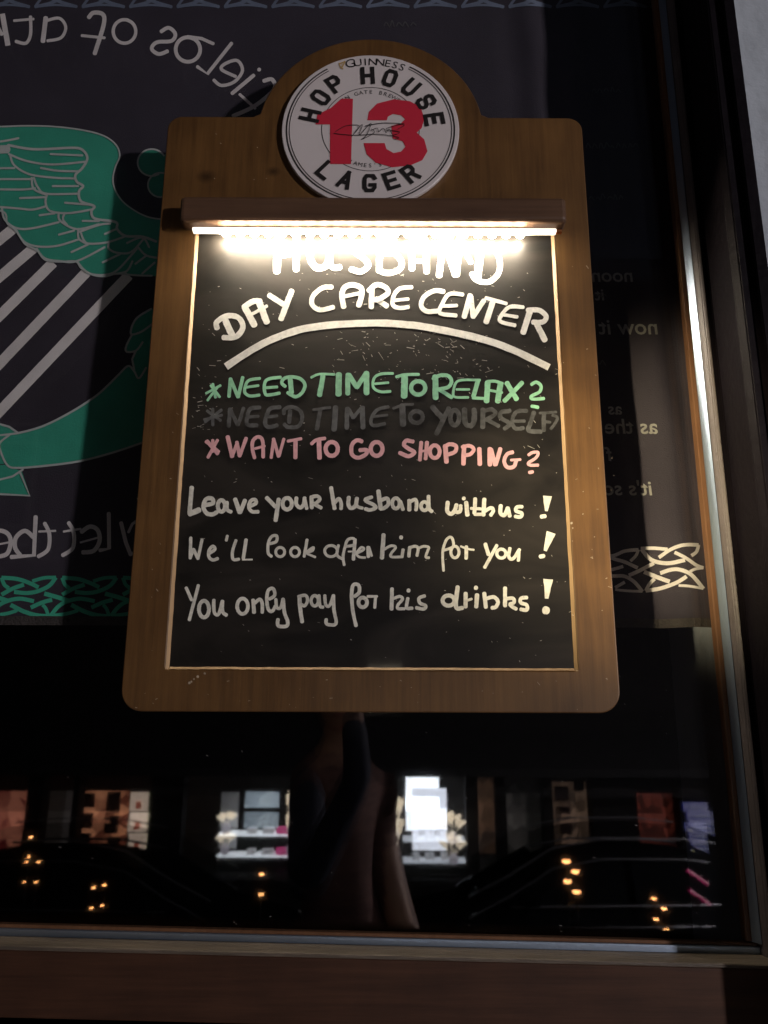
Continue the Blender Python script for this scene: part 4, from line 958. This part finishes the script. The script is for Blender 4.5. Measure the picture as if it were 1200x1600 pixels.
# pampas bouquets in vases and a clipped bush
m_pam = M('glowing_pampas_plume', (.75, .65, .5), .9, emit=(1, .90, .72), es=4.0)  # plumes given their own glow in place of shop light
m_vase = M('glowing_white_vase', (.7, .7, .75), .3, emit=(.8, .75, .9), es=1.6)  # vase glow also stands in for shop light
def bouquet(px, pyb, h, n, label, D=DF - .15, sp=.10, seed=1):
    rnd = random.Random(seed)
    base = refl(px, pyb, D)
    t_ = thing('pampas_bouquet', base, label, 'vase of plumes', 'pampas bouquets in the shop windows')
    bm = bmesh.new(); tube(bm, [(0, 0, 0), (0, 0, .03), (0, 0, .09), (0, 0, .14)], [.035, .06, .055, .03], 12)
    v_ = obj('vase', bm, m_vase, t_, local=True, smooth=True)
    for i in range(n):
        a = (i - (n - 1) / 2) / max(n - 1, 1) * 2; hh_ = h * (1 - .25 * abs(a)) * rnd.uniform(.8, 1)
        bm = bmesh.new(); tip = Vector((a * sp + rnd.uniform(-.02, .02), rnd.uniform(-.04, .04), hh_)); b0_ = Vector((a * .02, 0, .12))
        tube(bm, [b0_, b0_.lerp(tip, .5)], .004, 5)
        for k in range(26):
            f = .45 + .55 * k / 25; c = b0_.lerp(tip, f); l = .05 * math.sin(math.pi * min(1, (1.05 - f) * 1.6 + .1)) + .012
            for s_ in range(3):
                d = Vector((rnd.uniform(-1, 1), rnd.uniform(-.6, .6), rnd.uniform(.3, 1))).normalized() * l
                tube(bm, [c, c + d], [.009, .003], 4)
        obj('plume', bm, m_pam, t_, local=True)
    return t_
bouquet(353, 1303, .30, 4, 'short bouquet of pale plumes at the left end of the lit counter', sp=.11, seed=1)
bouquet(455, 1303, .62, 4, 'tall bouquet of pale plumes at the right end of the lit counter', sp=.06, seed=2)
bouquet(616, 1312, .68, 4, 'tall bouquet of pale plumes left of the brilliant white window', sp=.10, seed=3)
bouquet(708, 1318, .40, 5, 'low spreading bouquet of pale plumes right of the white window', sp=.14, seed=4)
pb = refl(485, 1335, 8.9)
bush = thing('potted_bush', (pb.x, pb.y, .13), 'small dark green clipped bush in a pot in front of the shop', 'plant')
obj('pot', TB([(0, 0, 0), (0, 0, .35)], [.14, .19], 14), M('dark_pot', (.05, .045, .04), .6), bush, local=True)
obj('trunk', TB([(0, 0, .3), (0, 0, pb.z - .13)], .02, 6), m_bead, bush, local=True)
bm = bmesh.new()
for _ in range(900):
    d = Vector((random.gauss(0, 1), random.gauss(0, 1), random.gauss(0, 1))).normalized() * .2 * random.uniform(.75, 1.05); c = d + Vector((0, 0, pb.z))
    u = Vector((random.uniform(-1, 1), random.uniform(-1, 1), random.uniform(-1, 1))).normalized() * .02; q = u.cross(d).normalized() * .012
    bm.faces.new([bm.verts.new(c + u), bm.verts.new(c + q), bm.verts.new(c - u), bm.verts.new(c - q)])
obj('foliage', bm, M('bush_leaf', (.05, .10, .03), .6), bush, local=True)

# ------------------------------------------------------------------ parked cars
m_car = M('black_car_paint', (.006, .006, .007), .4, spec=0.0)
m_cglass = M('car_glass', (.006, .007, .008), .15, spec=0.0)
m_chrome = M('chrome', (.30, .31, .33), .35, metal=.8)
m_tyre = M('tyre_rubber', (.02, .02, .02), .8)
def car(label, cat='car'):
    """small hatchback, nose towards +x, origin on the road under its middle"""
    t_ = thing('parked_car', (0, 0, 0), label, cat, 'cars parked across the street')
    L_ = 3.7; x0 = -L_ / 2
    st = [  # x, half width, bottom, belt, roof half width, roof z
        (-1.85, .60, .42, .75, .52, .80), (-1.80, .74, .28, .92, .62, .98), (-1.62, .80, .24, .96, .60, 1.22), (-1.30, .82, .22, .95, .60, 1.41), (-.8, .83, .20, .93, .60, 1.45),
        (-.2, .83, .20, .92, .59, 1.45), (.25, .83, .20, .91, .58, 1.38), (.62, .83, .20, .90, .58, 1.16), (.98, .82, .20, .90, .62, .96), (1.35, .80, .22, .84, .60, .90), (1.68, .74, .26, .74, .56, .80), (1.84, .60, .36, .58, .50, .62)]
    bm = bmesh.new(); rings = []
    for (x, w_, zb, zm, wr, zr) in st:
        prof = [(0, zb), (w_ * .9, zb), (w_, zb + .12), (w_ * 1.01, (zb + zm) / 2), (w_ * .97, zm), (wr + (w_ - wr) * .18, zr - (zr - zm) * .18), (wr * .8, zr), (0, zr + .02)]
        prof += [(-a, b_) for a, b_ in prof[-2:0:-1]]
        rings.append([bm.verts.new((x, a, b_)) for a, b_ in prof])
    n = len(rings[0])
    for i in range(len(rings) - 1):
        for k in range(n): bm.faces.new((rings[i][k], rings[i][(k + 1) % n], rings[i + 1][(k + 1) % n], rings[i + 1][k]))
    bm.faces.new(rings[0][::-1]); bm.faces.new(rings[-1])
    bmesh.ops.recalc_face_normals(bm, faces=bm.faces)
    o = obj('body', bm, m_car, t_, local=True, smooth=True); md = o.modifiers.new('s', 'SUBSURF'); md.levels = 2; md.render_levels = 2
    def quad(pts, name, mat, th=.01, par=t_):
        bm = bmesh.new(); a = [bm.verts.new(p) for p in pts]; nrm = (Vector(pts[1]) - Vector(pts[0])).cross(Vector(pts[2]) - Vector(pts[0])).normalized() * th
        b_ = [bm.verts.new(Vector(p) + nrm) for p in pts]; bm.faces.new(a[::-1]); bm.faces.new(b_)
        for i in range(len(pts)): bm.faces.new((a[i], a[(i + 1) % len(pts)], b_[(i + 1) % len(pts)], b_[i]))
        bmesh.ops.recalc_face_normals(bm, faces=bm.faces)
        return obj(name, bm, mat, par, local=True)
    for s_ in (-1, 1):
        quad([(-1.35, s_ * .815, .98), (-.42, s_ * .825, .96), (-.42, s_ * .70, 1.34), (-1.12, s_ * .69, 1.33)], 'side_window', m_cglass, s_ * .012)
        quad([(-.34, s_ * .825, .96), (.62, s_ * .81, .95), (.22, s_ * .70, 1.30), (-.34, s_ * .70, 1.34)], 'side_window', m_cglass, s_ * .012)
        obj('window_trim', TB([(-1.45, s_ * .835, .96), (-.4, s_ * .845, .945), (.66, s_ * .832, .93)], .010, 6), m_chrome, t_, local=True)
        obj('pillar_trim', TB([(1.0, s_ * .66, .97), (.62, s_ * .65, 1.15), (.25, s_ * .63, 1.36), (-.2, s_ * .63, 1.44), (-.9, s_ * .64, 1.44), (-1.3, s_ * .64, 1.40)], .012, 6), m_chrome, t_, local=True)
        obj('mirror', BX(.42, .56, s_ * .92 - .07, s_ * .92 + .07, .96, 1.06, bev=.03), m_car, t_, local=True, smooth=True)
        obj('headlight', BX(1.60, 1.74, s_ * .60 - .09, s_ * .60 + .09, .62, .74, bev=.03), m_cglass, t_, local=True)
        obj('tail_light', BX(-1.84, -1.74, s_ * .62 - .07, s_ * .62 + .07, .72, .92, bev=.02), M('tail_red', (.3, .01, .01), .3) if 'tail_red' not in bpy.data.materials else bpy.data.materials['tail_red'], t_, local=True)
        for x in (-1.18, 1.16):
            bm = bmesh.new(); rg = bmesh.ops.create_cone(bm, cap_ends=True, segments=28, radius1=.30, radius2=.30, depth=.19)
            bmesh.ops.bevel(bm, geom=[e for e in bm.edges if abs(e.verts[0].co.z - e.verts[1].co.z) < .01], offset=.02, segments=2, affect='EDGES')
            bm.transform(Matrix.Translation((x, s_ * .76, .30)) @ Matrix.Rotation(R(90), 4, 'X')); wh = obj('wheel', bm, m_tyre, t_, local=True, smooth=True)
            bm = bmesh.new()
            for k in range(7):
                a = k * 2 * math.pi / 7; tube(bm, [(x, s_ * .862, .30), (x + .19 * math.cos(a), s_ * .862, .30 + .19 * math.sin(a))], [.03, .016], 6)
            tube(bm, [(x + .2 * math.cos(k * math.pi / 10), s_ * .86, .30 + .2 * math.sin(k * math.pi / 10)) for k in range(21)], .012, 6)
            obj('rim', bm, m_chrome, wh, local=True)
    quad([(.98, -.58, .985), (.98, .58, .985), (.30, .52, 1.37), (.30, -.52, 1.37)], 'windscreen', m_cglass)
    quad([(-1.68, .55, 1.08), (-1.68, -.55, 1.08), (-1.40, -.50, 1.38), (-1.40, .50, 1.38)], 'rear_window', m_cglass)
    return t_
c1 = car('black hatchback at the left of the mirrored street, nose to the right')
c1.location = (refl(165, 1350, 6.6).x, -7.0, 0)
def copy_tree(o, parent=None):
    c = o.copy(); C.objects.link(c)
    if parent: c.parent = parent
    for chh in [q for q in bpy.data.objects if q.parent == o]: copy_tree(chh, c)
    return c
c2 = copy_tree(c1); c2['label'] = 'black hatchback at the right of the mirrored street, nose to the left'
c2.rotation_euler = (0, 0, math.pi); c2.location = (refl(890, 1350, 7).x, -7.2, 0)

# added lanterns standing in for warm glints and car lights
m_bulb = E('warm_bulb', (1, .45, .16), 30)
lbl = {0: 'tiny orange lantern added for a glint over the left car roof', 1: 'tiny orange lantern added for a glint on the left car, outer one of a pair', 2: 'tiny orange lantern added for a glint on the left car, inner one of a pair'}
bulbs = [(48, 1308, 'tiny amber lantern added for a glint, highest at the far left of the mirrored street', .010), (42, 1347, 'tiny amber lantern added for a glint at the far left, left one of a close pair', .009), (60, 1347, 'tiny amber lantern added for a glint at the far left, right one of a close pair', .009),
         (146, 1387, 'warm white lantern added for a glint on the left car, left of two touching', .010), (163, 1383, 'warm white lantern added for a glint on the left car, right of two touching', .009),
         (409, 1366, 'orange lantern added for the light at the nose of the left car', .013), (885, 1346, 'bright amber lantern added for a glint on the right car, upper of the bright two', .020), (899, 1362, 'bright amber lantern added for a glint on the right car, lower of the bright two', .020),
         (1022, 1404, 'small amber lantern added for a glint low at the right, upper of two', .013), (1038, 1420, 'small amber lantern added for a glint low at the right, lower of two', .014)]
DB = 5.2
for (px, py, lab, rad) in bulbs:
    p = refl(px, py, DB)
    t_ = thing('glint_lantern', (p.x, p.y, 0), lab, 'lantern', 'small lanterns added for warm glints by the road')
    obj('stake', TB([(0, 0, 0), (0, 0, p.z - rad * 1.2)], .006, 6), m_iron, t_, local=True)
    bm = bmesh.new(); bmesh.ops.create_uvsphere(bm, u_segments=12, v_segments=8, radius=rad); bm.transform(Matrix.Translation((0, 0, p.z)) @ Matrix.Diagonal((1.5, 1, .8, 1)))
    obj('bulb', bm, m_bulb, t_, local=True, smooth=True)
    obj('cap', TB([(0, 0, p.z + rad * .8), (0, 0, p.z + rad * 1.4)], [rad * 1.6, rad * .4], 10), m_iron, t_, local=True)

# ------------------------------------------------------------------ the person taking the photograph, dimly mirrored under the sign
m_skin = M('skin', (.50, .28, .19), .5, bump=.05, bscale=300)
m_sweat = M('brown_knit', (.20, .105, .09), .9, bump=.6, bscale=60, stretch=(1, 1, 5), var=.75, vscale=7)
m_jean = M('dark_jeans', (.03, .035, .06), .85, bump=.3, bscale=300)
m_hair = M('dark_hair', (.03, .018, .012), .6, bump=.5, bscale=200, stretch=(6, 6, 1))
m_phone = M('black_phone_glass', (.01, .01, .012), .1, coat=1)
FX, FY, FZ = -.115, -1.46, 1.04
person = thing('person', (FX, FY, FZ), 'person in a brown knitted sweater holding up a phone, mirrored under the sign', 'person')
def skin_mesh(name, verts, edges, rad, mats, root=0, sub=2, parent=None, matf=None):
    me = bpy.data.meshes.new(name); me.from_pydata([Vector(v) for v in verts], edges, [])
    o = bpy.data.objects.new(name, me); C.objects.link(o)
    md = o.modifiers.new('k', 'SKIN'); md.use_smooth_shade = True
    for i, r_ in enumerate(rad):
        sv = me.skin_vertices[0].data[i]; sv.radius = (r_, r_) if not isinstance(r_, tuple) else r_; sv.use_root = (i == root)
    ss = o.modifiers.new('s', 'SUBSURF'); ss.levels = sub; ss.render_levels = sub
    dg = bpy.context.evaluated_depsgraph_get(); me2 = bpy.data.meshes.new_from_object(o.evaluated_get(dg))
    bpy.data.objects.remove(o); bpy.data.meshes.remove(me)
    for m in (mats if isinstance(mats, (list, tuple)) else [mats]): me2.materials.append(m)
    for p in me2.polygons:
        p.use_smooth = True
        if matf: p.material_index = matf(p.center)
    o = bpy.data.objects.new(name, me2); C.objects.link(o); o.parent = parent or person
    return o
e = EYE - FZ   # eye height over the terrace, 1.60
ph = Vector((CAM.x - FX, CAM.y - .010 - FY, e))    # phone centre in the person's frame
pc = Vector((ph.x, ph.y, e))
V_ = [(0, 0, .95), (0, -.01, 1.10), (0, 0, 1.25), (0, 0, 1.40), (0, 0, 1.48), (0, .01, 1.56),
      (.075, -.09, 1.36), (.135, -.06, 1.12), (.215, .06, .90), (.225, .12, .80),
      (-.08, .10, 1.39), (-.06, .32, 1.20), (pc.x - .050, pc.y - .11, e - .14), (pc.x - .060, pc.y - .035, e - .02),
      (.09, 0, .90), (.10, .02, .50), (.10, 0, .09), (.10, .12, .035), (-.09, 0, .90), (-.10, .02, .50), (-.10, 0, .09), (-.10, .12, .035)]
Ed = [(0, 1), (1, 2), (2, 3), (3, 4), (4, 5), (3, 6), (6, 7), (7, 8), (8, 9), (3, 10), (10, 11), (11, 12), (12, 13), (0, 14), (14, 15), (15, 16), (16, 17), (0, 18), (18, 19), (19, 20), (20, 21)]
Ra = [(.105, .11), (.09, .10), (.095, .11), (.08, .09), (.052, .052), (.06, .06), .058, .046, .034, .026, .055, .046, .032, .024, .085, .058, .042, .035, .085, .058, .042, .035]
def bm_mat(c):
    if c.z < .10: return 3
    if c.z < .93 and not c.x > .14: return 2
    if c.y > .13 and 1.1 < c.z < e - .01: return 2
    if c.z > 1.46 and abs(c.x) < .07 and c.y < .12: return 0
    if c.z > e - .01 and c.y > .3 or (c.x > .12 and c.z < 1.24): return 0
    return 1
m_shoe = M('black_shoes', (.02, .02, .02), .5)
skin_mesh('body', V_, Ed, Ra, [m_skin, m_sweat, m_jean, m_shoe], 0, 2, matf=bm_mat)
# head
bm = bmesh.new(); bmesh.ops.create_uvsphere(bm, u_segments=32, v_segments=24, radius=1)
for v in bm.verts:
    x, y, z = v.co
    jaw = 1 - .28 * max(0, -z)
    v.co = Vector((x * .075 * jaw, y * .095 * (1 - .12 * max(0, -z)), z * .115))
    if y > .5 and abs(x) < .2: v.co.y += .016 * max(0, 1 - abs(z + .12) * 4)       # nose
    if y > .5: v.co.y -= .006 * max(0, 1 - (abs(abs(x) - .38) * 5 + abs(z - .08) * 6))
bm.transform(Matrix.Translation((0, .03, e + .02)))
hd = obj('head', bm, m_skin, person, local=True, smooth=True)
m_eye = M('eye_white', (.7, .7, .7), .2); m_lip = M('lips', (.4, .13, .11), .5)
for s_ in (-1, 1):
    bm = bmesh.new(); bmesh.ops.create_uvsphere(bm, u_segments=12, v_segments=8, radius=.0125); bm.transform(Matrix.Translation((s_ * .030, .108, e + .028))); obj('eye', bm, m_eye, hd, local=True, smooth=True)
    bm = bmesh.new(); bmesh.ops.create_uvsphere(bm, u_segments=12, v_segments=8, radius=1); bm.transform(Matrix.Translation((s_ * .077, .025, e + .015)) @ Matrix.Diagonal((.010, .02, .032, 1))); obj('ear', bm, m_skin, hd, local=True, smooth=True)
obj('mouth', TB([(-.024, .108, e - .043), (0, .117, e - .041), (.024, .108, e - .043)], [.003, .006, .003], 8), m_lip, hd, local=True, smooth=True)
bm = bmesh.new(); bmesh.ops.create_uvsphere(bm, u_segments=32, v_segments=20, radius=1)
bmesh.ops.delete(bm, geom=[v for v in bm.verts if (v.co.y > .25 and v.co.z < .45) or v.co.z < -.55], context='VERTS')
for v in bm.verts: v.co = Vector((v.co.x * .086, v.co.y * .106, v.co.z * .125)) * (1 + .03 * noise.noise(v.co * 6))
bm.transform(Matrix.Translation((0, .022, e + .028)))
o = obj('hair', bm, m_hair, person, local=True, smooth=True); md = o.modifiers.new('s', 'SOLIDIFY'); md.thickness = .008
# the raised hand round the phone: palm, four fingers, thumb
px_, py_ = pc.x, pc.y
hand = skin_mesh('hand', [(px_ - .060, py_ - .035, e - .02), (px_ - .058, py_ - .026, e + .02), (px_ - .055, py_ - .024, e + .065)], [(0, 1), (1, 2)], [(.018, .022), (.014, .034), (.012, .030)], m_skin, 0, 2)
for k in range(4):
    z = e + .012 + k * .020; ln = (.8, .95, 1, .9)[k]
    skin_mesh('finger', [(px_ - .056, py_ - .022, z), (px_ - .055, py_ - .006, z + .003), (px_ - .046, py_ + .004, z + .006), (px_ - (.046 - .020 * ln), py_ + .006, z + .008)], [(0, 1), (1, 2), (2, 3)], [.0085, .008, .0068, .0058], m_skin, 0, 1, parent=hand)
skin_mesh('thumb', [(px_ - .062, py_ - .032, e + .0), (px_ - .052, py_ - .040, e + .035), (px_ - .036, py_ - .036, e + .055), (px_ - .022, py_ - .033, e + .066)], [(0, 1), (1, 2), (2, 3)], [.011, .010, .009, .007], m_skin, 0, 1, parent=hand)
# the other hand hangs loosely by the hip
hand = skin_mesh('hand', [(.225, .12, .80), (.228, .135, .755), (.228, .145, .715)], [(0, 1), (1, 2)], [(.022, .018), (.020, .034), (.014, .034)], m_skin, 0, 2)
for k in range(4):
    y = .118 + k * .019; ln = (.9, 1, .95, .8)[k]
    skin_mesh('finger', [(.228, y, .712), (.226, y + .004, .712 - .030 * ln), (.218, y + .004, .712 - .055 * ln), (.206, y + .002, .712 - .072 * ln)], [(0, 1), (1, 2), (2, 3)], [.0088, .008, .007, .006], m_skin, 0, 1, parent=hand)
skin_mesh('thumb', [(.222, .150, .765), (.210, .172, .745), (.204, .182, .722), (.200, .186, .702)], [(0, 1), (1, 2), (2, 3)], [.011, .010, .009, .007], m_skin, 0, 1, parent=hand)
phone = thing('mobile_phone', CAM, 'black mobile phone held up in one hand before the window', 'phone')
rot = Matrix.Rotation(R(13.7), 4, 'X')
bm = BX(-.038, .038, -.014, -.006, -.016, .140, bev=.003); bm.transform(rot); obj('body', bm, m_phone, phone, local=True)
bm = BX(-.036, .036, -.0148, -.0141, -.013, .137); bm.transform(rot); obj('screen', bm, emis('phone_screen', (.9, .7, .5), .8), phone, local=True)
bm = bmesh.new(); bmesh.ops.create_cone(bm, cap_ends=True, segments=24, radius1=.006, radius2=.006, depth=.0012); bm.transform(rot @ Matrix.Translation((0, -.0053, 0)) @ Matrix.Rotation(R(90), 4, 'X')); obj('lens', bm, m_cglass, phone, local=True)
